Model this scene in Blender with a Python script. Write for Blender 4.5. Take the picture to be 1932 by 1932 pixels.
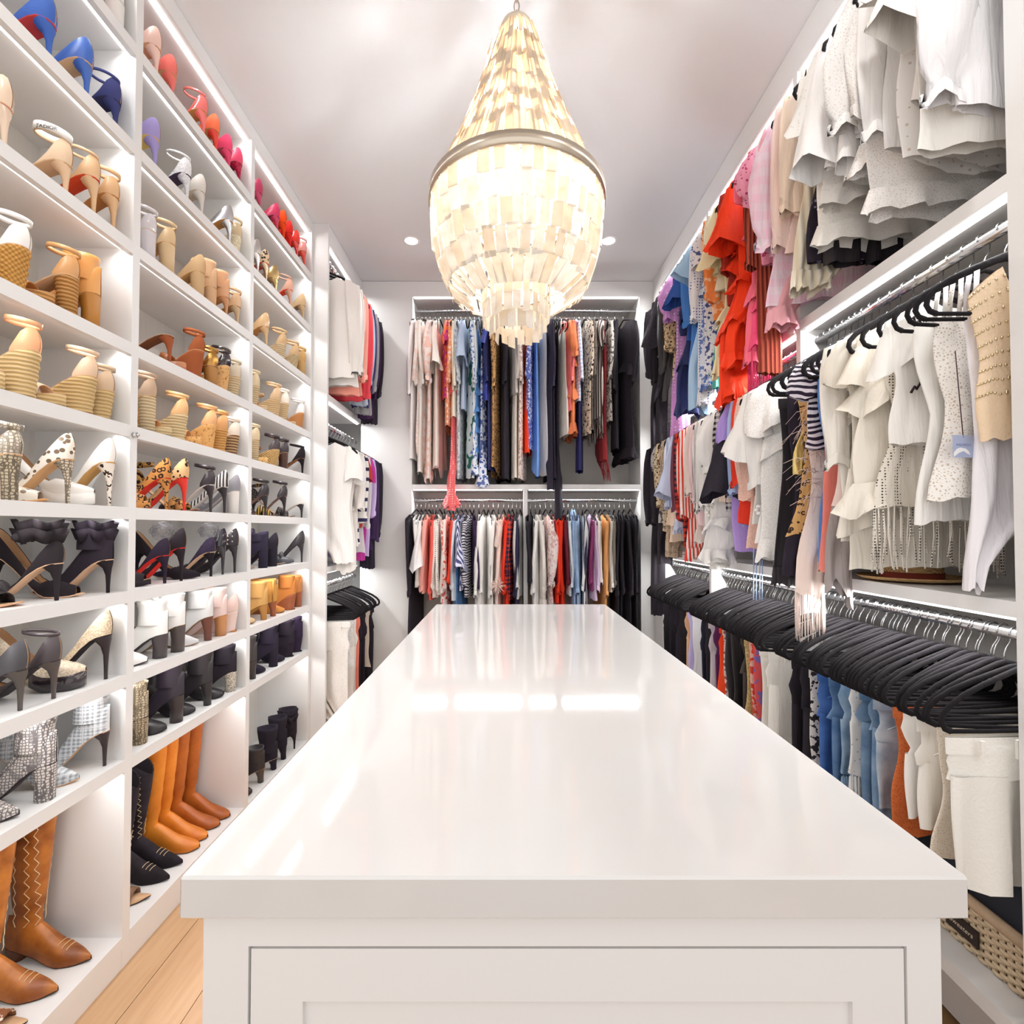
import bpy, math, random
import numpy as np
from mathutils import Vector, Matrix

for o in list(bpy.data.objects):
    bpy.data.objects.remove(o, do_unlink=True)
SC = bpy.context.scene
COL = SC.collection
PI = math.pi
RNG = random.Random(7)

# ------------------------------------------------------------------ camera, world, exposure, lights
EYE = 1.44                                   # camera height above the floor
cam_d = bpy.data.cameras.new('camera')
cam_d.sensor_width = 36.0
cam_d.lens = 36.0 * 930.0 / 1932.0
cam_d.shift_x = 11.0 / 1932.0
cam_d.shift_y = 14.5 / 1932.0
cam_d.clip_start = 0.02
cam = bpy.data.objects.new('camera', cam_d)
cam.location = (0, 0, EYE)
cam.rotation_euler = (PI / 2 + math.radians(1.2), 0, 0)
COL.objects.link(cam)
SC.camera = cam

SC.view_settings.view_transform = 'Standard'
SC.view_settings.look = 'None'
SC.view_settings.gamma = 1.0
SC.view_settings.use_curve_mapping = False
SC.view_settings.exposure = 0.0
SC.cycles.max_bounces = 6
SC.cycles.diffuse_bounces = 4
SC.cycles.glossy_bounces = 3
SC.cycles.transmission_bounces = 4
SC.cycles.transparent_max_bounces = 6
SC.cycles.use_denoising = True
SC.cycles.use_light_tree = True
SC.cycles.caustics_reflective = False
SC.cycles.caustics_refractive = False
SC.cycles.sample_clamp_indirect = 4.0

WLD = bpy.data.worlds.new('daylight')        # daylight of the room that the closet opens to
SC.world = WLD
WLD.use_nodes = True
WLD.node_tree.nodes['Background'].inputs[0].default_value = (1.0, 0.985, 0.975, 1)
WLD.node_tree.nodes['Background'].inputs[1].default_value = 1.35

K_LED, K_CHAND, K_SPOT = 0.9, 1.0, 0.25
def area_light(name, loc, rot, sx, sy, watts, col=(1, 0.995, 0.99), parent=None):
    d = bpy.data.lights.new(name, 'AREA')
    d.shape = 'RECTANGLE'; d.size = sx; d.size_y = sy
    d.energy = watts; d.color = col
    o = bpy.data.objects.new(name, d)
    COL.objects.link(o)
    o.location = loc; o.rotation_euler = rot
    if parent: o.parent = parent
    return o

# ------------------------------------------------------------------ mesh helpers
class MB:
    """collects vertices and faces of one mesh"""
    def __init__(s):
        s.v = []; s.f = []
    def add(s, v, f):
        b = len(s.v)
        s.v.extend([tuple(float(c) for c in p) for p in v])
        s.f.extend([tuple(i + b for i in q) for q in f])
        return s
    def box(s, x0, y0, z0, x1, y1, z1):
        v = [(x0, y0, z0), (x1, y0, z0), (x1, y1, z0), (x0, y1, z0), (x0, y0, z1), (x1, y0, z1), (x1, y1, z1), (x0, y1, z1)]
        return s.add(v, [(0, 3, 2, 1), (4, 5, 6, 7), (0, 1, 5, 4), (1, 2, 6, 5), (2, 3, 7, 6), (3, 0, 4, 7)])
    def bbox(s, x0, y0, z0, x1, y1, z1, b):
        """box with chamfered vertical and horizontal edges"""
        def ring(z, i):
            return [(x0 + i, y0, z), (x1 - i, y0, z), (x1, y0 + i, z), (x1, y1 - i, z), (x1 - i, y1, z), (x0 + i, y1, z), (x0, y1 - i, z), (x0, y0 + i, z)]
        def ins(z):
            return [(x0 + b, y0 + b, z)] * 1
        r0 = [(min(max(x, x0 + b), x1 - b), min(max(y, y0 + b), y1 - b), z0) for x, y, z in ring(z0, b)]
        r3 = [(x, y, z1) for x, y, z in r0]
        return s.loft([r0, ring(z0 + b, b), ring(z1 - b, b), r3], True, True, True)
    def loft(s, rings, closed=True, cap0=False, cap1=False):
        n = len(rings[0]); v = []; f = []
        for r in rings: v.extend(r)
        for j in range(len(rings) - 1):
            for i in range(n if closed else n - 1):
                k = (i + 1) % n
                f.append((j * n + i, j * n + k, (j + 1) * n + k, (j + 1) * n + i))
        if cap0: f.append(tuple(range(n - 1, -1, -1)))
        if cap1: f.append(tuple((len(rings) - 1) * n + i for i in range(n)))
        return s.add(v, f)
    def tube(s, pts, r, n=6, cap=True, flat=1.0, up=None):
        """round (or flattened) tube along a polyline; r is a number or a list"""
        P = [Vector(p) for p in pts]; m = len(P); rings = []
        u = Vector(up) if up else None
        for i in range(m):
            t = (P[min(i + 1, m - 1)] - P[max(i - 1, 0)])
            t = t.normalized() if t.length > 1e-9 else Vector((0, 0, 1))
            if u is None:
                u = t.orthogonal().normalized()
            w = t.cross(u)
            w = w.normalized() if w.length > 1e-6 else t.orthogonal().normalized()
            u2 = w.cross(t).normalized()
            if up is None: u = u2
            rr = r[i] if isinstance(r, (list, tuple)) else r
            rings.append([tuple(P[i] + u2 * (rr * flat * math.sin(2 * PI * k / n)) + w * (rr * math.cos(2 * PI * k / n))) for k in range(n)])
        return s.loft(rings, True, cap, cap)
    def ribbon(s, pts, side, th=0.0015):
        """thin strap: pts centre line, side = half-width vectors per point (or one)"""
        P = [Vector(p) for p in pts]; m = len(P)
        S = [Vector(q) for q in side] if isinstance(side, list) else [Vector(side)] * m
        rings = []
        for i in range(m):
            t = (P[min(i + 1, m - 1)] - P[max(i - 1, 0)])
            n = t.cross(S[i])
            n = n.normalized() * th if n.length > 1e-9 else Vector((0, 0, th))
            rings.append([tuple(P[i] - S[i] - n), tuple(P[i] + S[i] - n), tuple(P[i] + S[i] + n), tuple(P[i] - S[i] + n)])
        return s.loft(rings, True, True, True)
    def revolve(s, prof, n=24, c=(0, 0, 0), cap=False):
        rings = [[(c[0] + r * math.cos(2 * PI * k / n), c[1] + r * math.sin(2 * PI * k / n), c[2] + z) for k in range(n)] for r, z in prof]
        return s.loft(rings, True, cap, cap)
    def ball(s, c, r, n=8, m=6, sz=1.0):
        prof = [(max(r * math.sin(PI * j / m), 1e-4), -r * sz * math.cos(PI * j / m)) for j in range(m + 1)]
        return s.revolve(prof, n, c)
    def mesh(s, name='m', smooth=True):
        me = bpy.data.meshes.new(name)
        me.from_pydata(s.v, [], s.f)
        if smooth:
            me.polygons.foreach_set('use_smooth', [True] * len(me.polygons))
        me.update()
        return me

def link(name, me, mat=None, parent=None, loc=(0, 0, 0), rz=0.0):
    if isinstance(me, MB): me = me.mesh(name)
    if mat is not None and not me.materials: me.materials.append(mat)
    o = bpy.data.objects.new(name, me)
    COL.objects.link(o)
    if parent is not None: o.parent = parent
    o.location = loc; o.rotation_euler = (0, 0, rz)
    return o
def tag(o, label=None, cat=None, group=None, kind=None):
    if label: o['label'] = label
    if cat: o['category'] = cat
    if group: o['group'] = group
    if kind: o['kind'] = kind
    return o
def thing(name, label, cat, loc=(0, 0, 0), rot=(0, 0, 0), group=None):
    o = bpy.data.objects.new(name, None)
    o.empty_display_size = 0.05
    COL.objects.link(o)
    o.location = loc; o.rotation_euler = rot
    return tag(o, label, cat, group)
def struct(name, mb, mat, smooth=False, label=None):
    me = mb.mesh(name, smooth)
    o = link(name, me, mat)
    o['kind'] = 'structure'
    if label: o['label'] = label
    return o
def boxp(name, b, mat, parent, bev=0.0):
    mb = MB()
    if bev: mb.bbox(*b, bev)
    else: mb.box(*b)
    return link(name, mb.mesh(name, False), mat, parent)

# ------------------------------------------------------------------ materials
def lin(h):
    h = h.lstrip('#')
    c = [int(h[i:i + 2], 16) / 255.0 for i in (0, 2, 4)]
    return tuple((x / 12.92 if x <= 0.04045 else ((x + 0.055) / 1.055) ** 2.4) for x in c) + (1.0,)
class NT:
    def __init__(s, name):
        s.m = bpy.data.materials.new(name); s.m.use_nodes = True
        s.t = s.m.node_tree; s.b = s.t.nodes['Principled BSDF']
    def n(s, typ, **kw):
        nd = s.t.nodes.new('ShaderNode' + typ)
        for k, v in kw.items():
            if k.startswith('i_'):
                key = k[2:]
                nd.inputs[int(key) if key.isdigit() else key.replace('_', ' ')].default_value = v
            else: setattr(nd, k, v)
        return nd
    def l(s, a, b): s.t.links.new(a, b)
    def mix(s, fac, a, b):
        m = s.n('Mix', data_type='RGBA')
        s.l(fac, m.inputs[0])
        for k, x in ((6, a), (7, b)):
            if hasattr(x, 'is_linked'): s.l(x, m.inputs[k])
            else: m.inputs[k].default_value = x
        return m.outputs[2]
    def math(s, op, a, b=0.0, c=0.0):
        m = s.n('Math', operation=op)
        for k, x in enumerate((a, b, c)):
            if hasattr(x, 'is_linked'): s.l(x, m.inputs[k])
            else: m.inputs[k].default_value = x
        return m.outputs[0]
    def bump(s, h, st=0.3, d=0.002):
        b = s.n('Bump', i_Strength=st, i_Distance=d)
        s.l(h, b.inputs['Height']); s.l(b.outputs[0], s.b.inputs['Normal'])
MATS = {}
def mat(c, pat='', c2='#ffffff', sc=1.0, rough=0.8, metal=0.0, spec=None, coat=0.0, cloth=False):
    """procedural material: base colour c, optional pattern with second colour c2"""
    key = (c, pat, c2, sc, rough, metal, coat, cloth)
    if key in MATS: return MATS[key]
    k = NT('m_' + (pat or 'plain') + '_' + c.strip('#'))
    B = k.b; a, b = lin(c), lin(c2)
    B.inputs['Roughness'].default_value = rough
    B.inputs['Metallic'].default_value = metal
    B.inputs['Base Color'].default_value = a
    if coat:
        B.inputs['Coat Weight'].default_value = coat; B.inputs['Coat Roughness'].default_value = 0.08
    if rough > 0.6 and not metal: B.inputs['Specular IOR Level'].default_value = 0.25
    if pat or cloth:
        tc = k.n('TexCoord').outputs['Object']
        sep = k.n('SeparateXYZ'); k.l(tc, sep.inputs[0])
        X, Y, Z = sep.outputs
        def vor(s_, feat='F1', rnd=1.0):
            v = k.n('TexVoronoi', feature=feat); v.inputs['Scale'].default_value = s_ * sc
            v.inputs['Randomness'].default_value = rnd
            k.l(tc, v.inputs['Vector']); return v
        def noi(s_, det=2.0):
            v = k.n('TexNoise'); v.inputs['Scale'].default_value = s_ * sc; v.inputs['Detail'].default_value = det
            k.l(tc, v.inputs['Vector']); return v.outputs[0]
        def lines(co, f, duty=0.5):
            return k.math('LESS_THAN', k.math('FRACT', k.math('MULTIPLY', co, f * sc)), duty)
        if pat == 'leopard':
            d = vor(55).outputs['Distance']
            r = k.math('MULTIPLY', k.math('GREATER_THAN', d, 0.22), k.math('LESS_THAN', d, 0.46))
            r = k.math('MULTIPLY', r, k.math('GREATER_THAN', noi(60), 0.45))
            k.l(k.mix(r, a, b), B.inputs['Base Color'])
        elif pat == 'spots':
            k.l(k.mix(k.math('LESS_THAN', vor(60).outputs['Distance'], 0.33), a, b), B.inputs['Base Color'])
        elif pat == 'dots':
            k.l(k.mix(k.math('LESS_THAN', vor(45, 'F1', 0.15).outputs['Distance'], 0.27), a, b), B.inputs['Base Color'])
        elif pat == 'snake':
            d = vor(130, 'DISTANCE_TO_EDGE', 0.35).outputs['Distance']
            e = k.math('LESS_THAN', d, 0.13)
            big = k.math('GREATER_THAN', noi(28), 0.56)
            e = k.math('MAXIMUM', k.math('MULTIPLY', e, 0.8), k.math('MULTIPLY', big, 0.5))
            k.l(k.mix(e, a, b), B.inputs['Base Color'])
        elif pat == 'glitter':
            v = vor(300)
            s3 = k.n('SeparateColor'); k.l(v.outputs['Color'], s3.inputs[0])
            k.l(k.mix(s3.outputs[0], a, b), B.inputs['Base Color'])
            k.l(k.math('MULTIPLY', s3.outputs[1], 0.6), B.inputs['Roughness'])
            k.bump(s3.outputs[2], 0.8, 0.003)
        elif pat == 'rope':
            w = k.math('SINE', k.math('MULTIPLY', k.math('ADD', Z, k.math('MULTIPLY', noi(40), 0.003)), 620 * sc))
            k.l(k.mix(k.math('MULTIPLY_ADD', w, 0.5, 0.5), b, a), B.inputs['Base Color'])
            k.bump(w, 0.6, 0.002)
        elif pat == 'weave':
            w = k.math('MULTIPLY', k.math('SINE', k.math('MULTIPLY', Z, 520 * sc)), k.math('SINE', k.math('MULTIPLY', k.math('ADD', X, Y), 420 * sc)))
            k.l(k.mix(k.math('MULTIPLY_ADD', w, 0.5, 0.5), b, a), B.inputs['Base Color'])
            k.bump(w, 0.8, 0.003)
        elif pat == 'cork':
            k.l(k.mix(k.math('GREATER_THAN', noi(120, 4), 0.6), a, b), B.inputs['Base Color'])
        elif pat in ('gingham', 'plaid'):
            h = k.math('MULTIPLY_ADD', lines(X, 28), 0.5, k.math('MULTIPLY', lines(Z, 28), 0.5))
            if pat == 'plaid':
                h = k.math('MAXIMUM', h, k.math('MAXIMUM', lines(X, 12, 0.12), lines(Z, 12, 0.12)))
            k.l(k.mix(h, a, b), B.inputs['Base Color'])
        elif pat == 'stripe':
            k.l(k.mix(lines(X, 45), a, b), B.inputs['Base Color'])
        elif pat == 'hstripe':
            k.l(k.mix(lines(Z, 14, 0.35), a, b), B.inputs['Base Color'])
        elif pat == 'zebra':
            k.l(k.mix(k.math('GREATER_THAN', k.math('SINE', k.math('MULTIPLY_ADD', Z, 300 * sc, k.math('MULTIPLY', noi(9), 16))), 0), a, b), B.inputs['Base Color'])
        elif pat in ('floral', 'print'):
            n1 = noi(26 if pat == 'floral' else 48, 3)
            e = k.math('GREATER_THAN', n1, 0.54)
            e2 = k.math('LESS_THAN', vor(30).outputs['Distance'], 0.3)
            k.l(k.mix(k.math('MAXIMUM', k.math('MULTIPLY', e, 0.9), e2) if pat == 'floral' else e, a, b), B.inputs['Base Color'])
        elif pat == 'leaf':
            k.l(k.mix(k.math('GREATER_THAN', noi(11, 1), 0.56), a, b), B.inputs['Base Color'])
        elif pat in ('lace', 'eyelet'):
            v = vor(170 if pat == 'lace' else 62, 'DISTANCE_TO_EDGE' if pat == 'lace' else 'F1')
            d = v.outputs['Distance']
            hole = k.math('GREATER_THAN', d, 0.24) if pat == 'lace' else k.math('LESS_THAN', d, 0.2)
            k.l(k.mix(k.math('MULTIPLY', hole, 0.6), a, b), B.inputs['Base Color'])
            k.bump(hole, -0.6, 0.003); cloth = False
        elif pat == 'denim':
            n1 = noi(13, 4); f_ = k.n('Clamp'); k.l(k.math('MULTIPLY_ADD', n1, 3.0, -1.0), f_.inputs[0])
            k.l(k.mix(f_.outputs[0], a, b), B.inputs['Base Color']); k.bump(noi(300), 0.3, 0.001)
        elif pat == 'knit':
            w = k.math('SINE', k.math('MULTIPLY', X, 1400 * sc)); k.bump(w, 0.25, 0.001); cloth = False
        elif pat == 'pleat':
            w = k.math('SINE', k.math('MULTIPLY', X, 380 * sc)); k.bump(w, 0.9, 0.004)
            k.l(k.mix(k.math('MULTIPLY_ADD', w, 0.5, 0.5), b, a), B.inputs['Base Color'])
        elif pat == 'tex':
            k.bump(noi(140, 3), 0.5, 0.003)
        elif pat == 'worn':
            f_ = k.n('Clamp'); k.l(k.math('MULTIPLY_ADD', noi(14, 5), 3.4, -1.25), f_.inputs[0])
            k.l(k.mix(f_.outputs[0], a, b), B.inputs['Base Color']); k.bump(noi(50, 3), 0.3, 0.002)
        elif pat == 'sheer':
            B.inputs['Alpha'].default_value = 0.55
        elif pat == 'vwood':
            mp = k.n('Mapping'); mp.inputs['Scale'].default_value = (60, 60, 1.2)
            k.l(tc, mp.inputs[0])
            v = k.n('TexNoise'); v.inputs['Scale'].default_value = 3.0; v.inputs['Detail'].default_value = 4.0
            k.l(mp.outputs[0], v.inputs['Vector']); k.l(k.mix(v.outputs[0], a, b), B.inputs['Base Color'])
        elif pat == 'wood':
            mp = k.n('Mapping'); mp.inputs['Scale'].default_value = (14, 1.1, 14)
            k.l(tc, mp.inputs[0])
            v = k.n('TexNoise'); v.inputs['Scale'].default_value = 4.0; v.inputs['Detail'].default_value = 6.0
            k.l(mp.outputs[0], v.inputs['Vector'])
            oi = k.n('ObjectInfo')
            f = k.math('ADD', k.math('MULTIPLY', v.outputs[0], 0.8), k.math('MULTIPLY', oi.outputs['Random'], 0.4))
            k.l(k.mix(f, a, b), B.inputs['Base Color'])
        elif pat == 'stone':
            v = k.math('SUBTRACT', noi(1.6, 5), 0.45)
            k.l(k.mix(k.math('MULTIPLY', v, 1.4), a, b), B.inputs['Base Color'])
        if cloth and pat not in ('pleat', 'tex', 'glitter', 'denim', 'worn'):   # soft vertical creases of hanging cloth
            mp = k.n('Mapping'); mp.inputs['Scale'].default_value = (34, 34, 5.5)
            k.l(tc, mp.inputs[0])
            v = k.n('TexNoise'); v.inputs['Scale'].default_value = 1.0; v.inputs['Detail'].default_value = 3.0; v.inputs['Distortion'].default_value = 0.6
            k.l(mp.outputs[0], v.inputs['Vector']); k.bump(v.outputs[0], 0.55, 0.012)
    MATS[key] = k.m
    return k.m
def emis(name, col, st):
    k = NT(name)
    k.b.inputs['Base Color'].default_value = col
    k.b.inputs['Emission Color'].default_value = col
    k.b.inputs['Emission Strength'].default_value = st
    return k.m

WHITE = mat('#e9e8e7', rough=0.45)            # painted cabinet wood
PANEL = mat('#dedbd6', 'vwood', '#cfcac4', rough=0.6)   # grey linen-grained back panels
WALLM = mat('#f0eeed', rough=0.7)
CEILM = mat('#f0f0f1', rough=0.9)
CHROME = mat('#d8d8da', rough=0.16, metal=1.0)
GOLD = mat('#c9a24f', rough=0.25, metal=1.0)
LED = emis('led_diffuser', (1, 0.98, 0.96, 1), 4.0)
# ------------------------------------------------------------------ room shell
CEIL = 3.45
XL, XR = -1.26, 1.185                          # faces of the left shoe wall and of the right wardrobe
XLB, XRB = -1.165, 1.185
YB = 3.94                                      # face of the back wall
DIV_L = [(0.885, 0.918), (1.645, 1.677), (2.402, 2.435), (3.157, 3.19)]   # uprights of the shoe wall (depth ranges)
DIV_R = [(1.105, 1.15), (1.968, 1.998), (2.85, 2.88), (3.742, 3.90)]
SHELF = [3.095, 2.755, 2.413, 2.07, 1.792, 1.516, 1.237, 0.959, 0.68, 0.103]   # tops of the shoe shelves

# floor: oak planks running along the room
fl = struct('floor', MB().box(-2.2, -1.6, -0.06, 2.2, 4.6, -0.012), mat('#8a6a48', rough=0.8))
OAK = mat('#cfaa84', 'wood', '#aa8058', rough=0.38)
for i in range(16):
    x0 = -1.9 + i * 0.19
    if -0.45 < x0 and x0 + 0.19 < 0.66: continue      # hidden below the island
    y = -1.6 + (i * 0.53) % 1.2 - 1.2
    while y < 4.3:
        a, b = max(y, -1.6), min(y + 1.6, 4.3)
        if b - a > 0.05 and b > 0.2:
            boxp('plank', (x0 + 0.0012, a + 0.001, -0.014, x0 + 0.1888, b - 0.001, 0.0), OAK, fl)
        y += 1.6
struct('ceiling', MB().box(-2.2, -0.35, CEIL, 2.2, 4.6, CEIL + 0.08), CEILM)
struct('wall_left', MB().box(-1.70, -0.35, 0, -1.64, 4.6, CEIL), WALLM)
struct('wall_right', MB().box(1.70, 1.14, 0, 1.76, 4.6, CEIL).box(2.05, -0.35, 0, 2.11, 1.14, CEIL).box(1.70, 1.10, 0, 2.05, 1.14, CEIL), mat('#d9d7d5', rough=0.7))
struct('wall_back', MB().box(-1.64, 4.36, 0, 1.70, 4.44, CEIL), WALLM)

# ------------------------------------------------------------------ shoe wall
shoe_wall = thing('shoe_cabinet', 'tall white built-in shoe wall of lit cubbies left of the island', 'cabinet', (XL, 2.0, 0))
def sw(name, b, m=WHITE, bev=0.0):                # part of the shoe wall given in world coordinates
    mb = MB()
    (mb.bbox(*b, bev) if bev else mb.box(*b))
    me = mb.mesh(name, False)
    me.transform(Matrix.Translation((-XL, -2.0, 0)))
    return link(name, me, m, shoe_wall)
LIP = 0.022
for y0, y1 in DIV_L:
    sw('upright', (-1.60, y0, 0, XL, y1, CEIL - 0.075))
cells = [(DIV_L[i][1], DIV_L[i + 1][0]) for i in range(3)]
sw('back_panel', (-1.60, DIV_L[0][0], 0, -1.58, DIV_L[-1][1], CEIL - 0.075), PANEL)
sw('top_rail', (-1.60, DIV_L[0][0], CEIL - 0.075, XL, DIV_L[-1][1], CEIL - 0.002), WHITE)
sw('plinth', (-1.60, DIV_L[0][0], 0, XL - 0.001, DIV_L[-1][1], SHELF[-1] - 0.04))
LEDS = []
for (y0, y1) in cells:
    for i, z in enumerate(SHELF):
        s = sw('shelf', (-1.58, y0, z - 0.022, XL, y1, z))
        if i < len(SHELF) - 1 or True:
            f = sw('shelf_edge', (XL - 0.02, y0, z - 0.040, XL + 0.0005, y1, z + 0.0002))
        top = (CEIL - 0.078) if i == 0 else SHELF[i - 1] - 0.0225
        LEDS.append((y0, y1, top))
strip_me = MB().box(-0.006, -0.355, -0.006, 0.006, 0.355, 0).mesh('led_strip', False)
strip_me.materials.append(LED)
for (y0, y1, top) in LEDS:
    yc = (y0 + y1) / 2
    o = link('led_strip', strip_me, None, shoe_wall, (-0.034, yc - 2.0, top))
    area_light('shelf_light', (-0.036, yc - 2.0, top - 0.0075), (0, math.radians(-22), 0), 0.012, 0.70, 1.5 * K_LED, parent=shoe_wall)
# lock of the lower doors
lk = MB().tube([(XL, 1.66, EYE + 0.321), (XL + 0.012, 1.66, EYE + 0.321)], [0.009, 0.009], 12).tube([(XL + 0.012, 1.66, EYE + 0.321), (XL + 0.018, 1.66, EYE + 0.321)], [0.006, 0.005], 10)
lm = lk.mesh('lock'); lm.transform(Matrix.Translation((-XL, -2.0, 0)))
link('lock', lm, CHROME, shoe_wall)

# ------------------------------------------------------------------ left wardrobe bay (behind the post)
struct('trim_1', MB().box(-1.60, 3.1905, 0, -1.165, 3.215, CEIL - 0.002), WHITE)
left_bay = thing('wardrobe', 'white wardrobe bay with three rails beyond the shoe wall', 'wardrobe', (-1.4, 3.6, 0))
def bay_part(root, name, b, m=WHITE):
    mb = MB().box(*b); me = mb.mesh(name, False)
    me.transform(Matrix.Translation((-root.location.x, -root.location.y, 0)))
    return link(name, me, m, root)
def rod_part(root, a, b, r=0.015):
    mb = MB().tube([a, b], r, 10); me = mb.mesh('rail')
    me.transform(Matrix.Translation((-root.location.x, -root.location.y, 0)))
    return link('rail', me, CHROME, root)
def led_part(root, b, lightloc, lightrot, sx, sy, w):
    bay_part(root, 'led_strip', b, LED)
    o = area_light('rail_light', lightloc, lightrot, sx, sy, w * K_LED)
    o.parent = root; o.location = Vector(lightloc) - Vector((root.location.x, root.location.y, 0))
bay_part(left_bay, 'back_panel', (-1.62, 3.216, 0, -1.60, 3.94, CEIL - 0.003), PANEL)
bay_part(left_bay, 'top_rail', (-1.60, 3.216, CEIL - 0.12, -1.165, 3.94, CEIL - 0.003))
for zt in (2.33, 1.20):
    bay_part(left_bay, 'shelf', (-1.60, 3.216, zt - 0.038, -1.165, 3.94, zt))
bay_part(left_bay, 'plinth', (-1.60, 3.216, 0, -1.17, 3.94, 0.1))
RL = -1.19
for zt, zl in ((3.25, CEIL - 0.12), (2.14, 2.292), (1.075, 1.162)):
    rod_part(left_bay, (RL - 0.02, 3.217, zt), (RL - 0.02, 3.935, zt))
    led_part(left_bay, (-1.20, 3.22, zl - 0.008, -1.185, 3.93, zl - 0.0005), (-1.195, 3.58, zl - 0.012), (0, 0, 0), 0.012, 0.68, 3.6)

# ------------------------------------------------------------------ back wardrobe
back = thing('wardrobe', 'white back wardrobe with one long and two short rails facing the island', 'wardrobe', (0.16, 4.15, 0))
BX0, BX1, BXM = -0.755, 1.075, 0.155
bp = lambda n, b, m=WHITE: bay_part(back, n, b, m)
bp('side_panel', (-1.165, YB, 0, BX0, YB + 0.41, CEIL - 0.003))
bp('side_panel', (BX1, YB, 0, 1.70, YB + 0.41, CEIL - 0.003))
bp('top_rail', (BX0, YB, 3.325, BX1, YB + 0.41, CEIL - 0.003))
bp('back_panel', (BX0, YB + 0.39, 0, BX1, YB + 0.41, 3.325), PANEL)
bp('shelf', (BX0, YB + 0.003, 1.765, BX1, YB + 0.39, 1.805))
bp('divider', (BXM - 0.016, YB + 0.002, 0, BXM + 0.016, YB + 0.39, 1.765))
bp('plinth', (BX0, YB + 0.01, 0, BX1, YB + 0.39, 0.1))
RBY = 4.05
rod_part(back, (BX0, RBY, 3.255), (BX1, RBY, 3.255), 0.013)
rod_part(back, (BX0, RBY, 1.685), (BXM - 0.016, RBY, 1.685), 0.013)
rod_part(back, (BXM + 0.016, RBY, 1.685), (BX1, RBY, 1.685), 0.013)
led_part(back, (BX0 + 0.01, YB + 0.012, 3.316, BX1 - 0.01, YB + 0.024, 3.3245), (0.16, YB + 0.02, 3.312), (math.radians(-25), 0, 0), 1.78, 0.012, 14.0)
for a, b in ((BX0, BXM - 0.016), (BXM + 0.016, BX1)):
    led_part(back, (a + 0.01, YB + 0.012, 1.757, b - 0.01, YB + 0.024, 1.7645), ((a + b) / 2, YB + 0.02, 1.752), (math.radians(-25), 0, 0), 0.86, 0.012, 5)

# ------------------------------------------------------------------ right wardrobe
right = thing('wardrobe', 'white right-hand wardrobe of three bays with three rails each', 'wardrobe', (1.4, 2.4, 0))
rp = lambda n, b, m=WHITE: bay_part(right, n, b, m)
XRK = 1.64                                      # back panel of the right wardrobe
for y0, y1 in DIV_R[:-1]:
    rp('upright', (XR, y0, 0.145, XRK, y1, CEIL - 0.14))
rp('end_panel', (XR, 3.742, 0, XRK, 3.938, CEIL - 0.14))
rp('end_panel', (1.20, 1.10, 0, 1.70, 1.1045, CEIL - 0.14))
rp('back_panel', (XRK, 1.105, 0, XRK + 0.02, 3.938, CEIL - 0.14), PANEL)
rp('top_rail', (XR, 1.10, CEIL - 0.14, 1.699, 3.938, CEIL - 0.003))
for i in range(3):
    y0, y1 = DIV_R[i][1], DIV_R[i + 1][0]
    rp('shelf', (XR + 0.001, y0, 2.246, XRK, y1, 2.285))
    rp('shelf', (XR + 0.001, y0, 1.235, XRK, y1, 1.273))
    rp('shelf', (XR + 0.001, y0, 0.245, XRK, y1, 0.287))
    for zt in (3.215, 2.20, 1.185):
        rod_part(right, (1.255, y0, zt), (1.255, y1, zt), 0.0155)
    L = y1 - y0
    for zl, w in ((CEIL - 0.14, 10), (2.246, 9), (1.235, 6.5)):
        led_part(right, (XR + 0.02, y0 + 0.01, zl - 0.009, XR + 0.034, y1 - 0.01, zl - 0.0005), (XR + 0.03, (y0 + y1) / 2, zl - 0.013), (0, math.radians(20), 0), 0.012, L - 0.05, w)
rp('toe_board', (1.325, 1.105, 0, 1.345, 3.938, 0.245))

# ------------------------------------------------------------------ island: worktop and cabinet
STONE = mat('#d9d7d5', 'stone', '#d8d0cb', rough=0.06)
wt = link('countertop', MB().bbox(-0.500, 0.764, 0.845, 0.708, 3.533, 0.91, 0.004).mesh('countertop', False), STONE)
tag(wt, 'long polished white marble countertop on the island', 'countertop')
isl = thing('island_cabinet', 'white shaker island cabinet below the marble countertop', 'cabinet', (0.1, 2.14, 0))
ip = lambda n, b, m=WHITE: bay_part(isl, n, b, m)
IX0, IX1, IY = -0.478, 0.686, 0.792
ip('body', (IX0, IY + 0.024, 0.0, IX1, 3.505, 0.844))
DX0, DX1, DZ1 = (482 - 955) / 930 * 0.80, (1690 - 955) / 930 * 0.80, 0.783
ip('frame_rail', (DX0, IY, DZ1, DX1, IY + 0.024, 0.844))
ip('frame_stile', (IX0, IY, 0.0, DX0, IY + 0.024, 0.844))
ip('frame_stile', (DX1, IY, 0.0, IX1, IY + 0.024, 0.844))
ip('frame_rail', (DX0, IY, 0.0, DX1, IY + 0.024, 0.06))
door = thing('door', None, None); del_me = door
door.parent = isl
def dp(n, b):
    mb = MB().box(*b); me = mb.mesh(n, False); me.transform(Matrix.Translation((-0.1, -2.14, 0)))
    return link(n, me, WHITE, door)
g = 0.0035; W_ = 0.082
dx0, dx1, dz0, dz1 = DX0 + g, DX1 - g, 0.065, DZ1 - g - 0.002
y0, y1 = IY + 0.002, IY + 0.0232
dp('stile', (dx0, y0, dz0, dx0 + W_, y1, dz1)); dp('stile', (dx1 - W_, y0, dz0, dx1, y1, dz1))
dp('top_rail', (dx0 + W_, y0, dz1 - W_, dx1 - W_, y1, dz1)); dp('bottom_rail', (dx0 + W_, y0, dz0, dx1 - W_, y1, dz0 + W_))
dp('inset_panel', (dx0 + W_, y0 + 0.009, dz0 + W_, dx1 - W_, y1, dz1 - W_))

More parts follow.
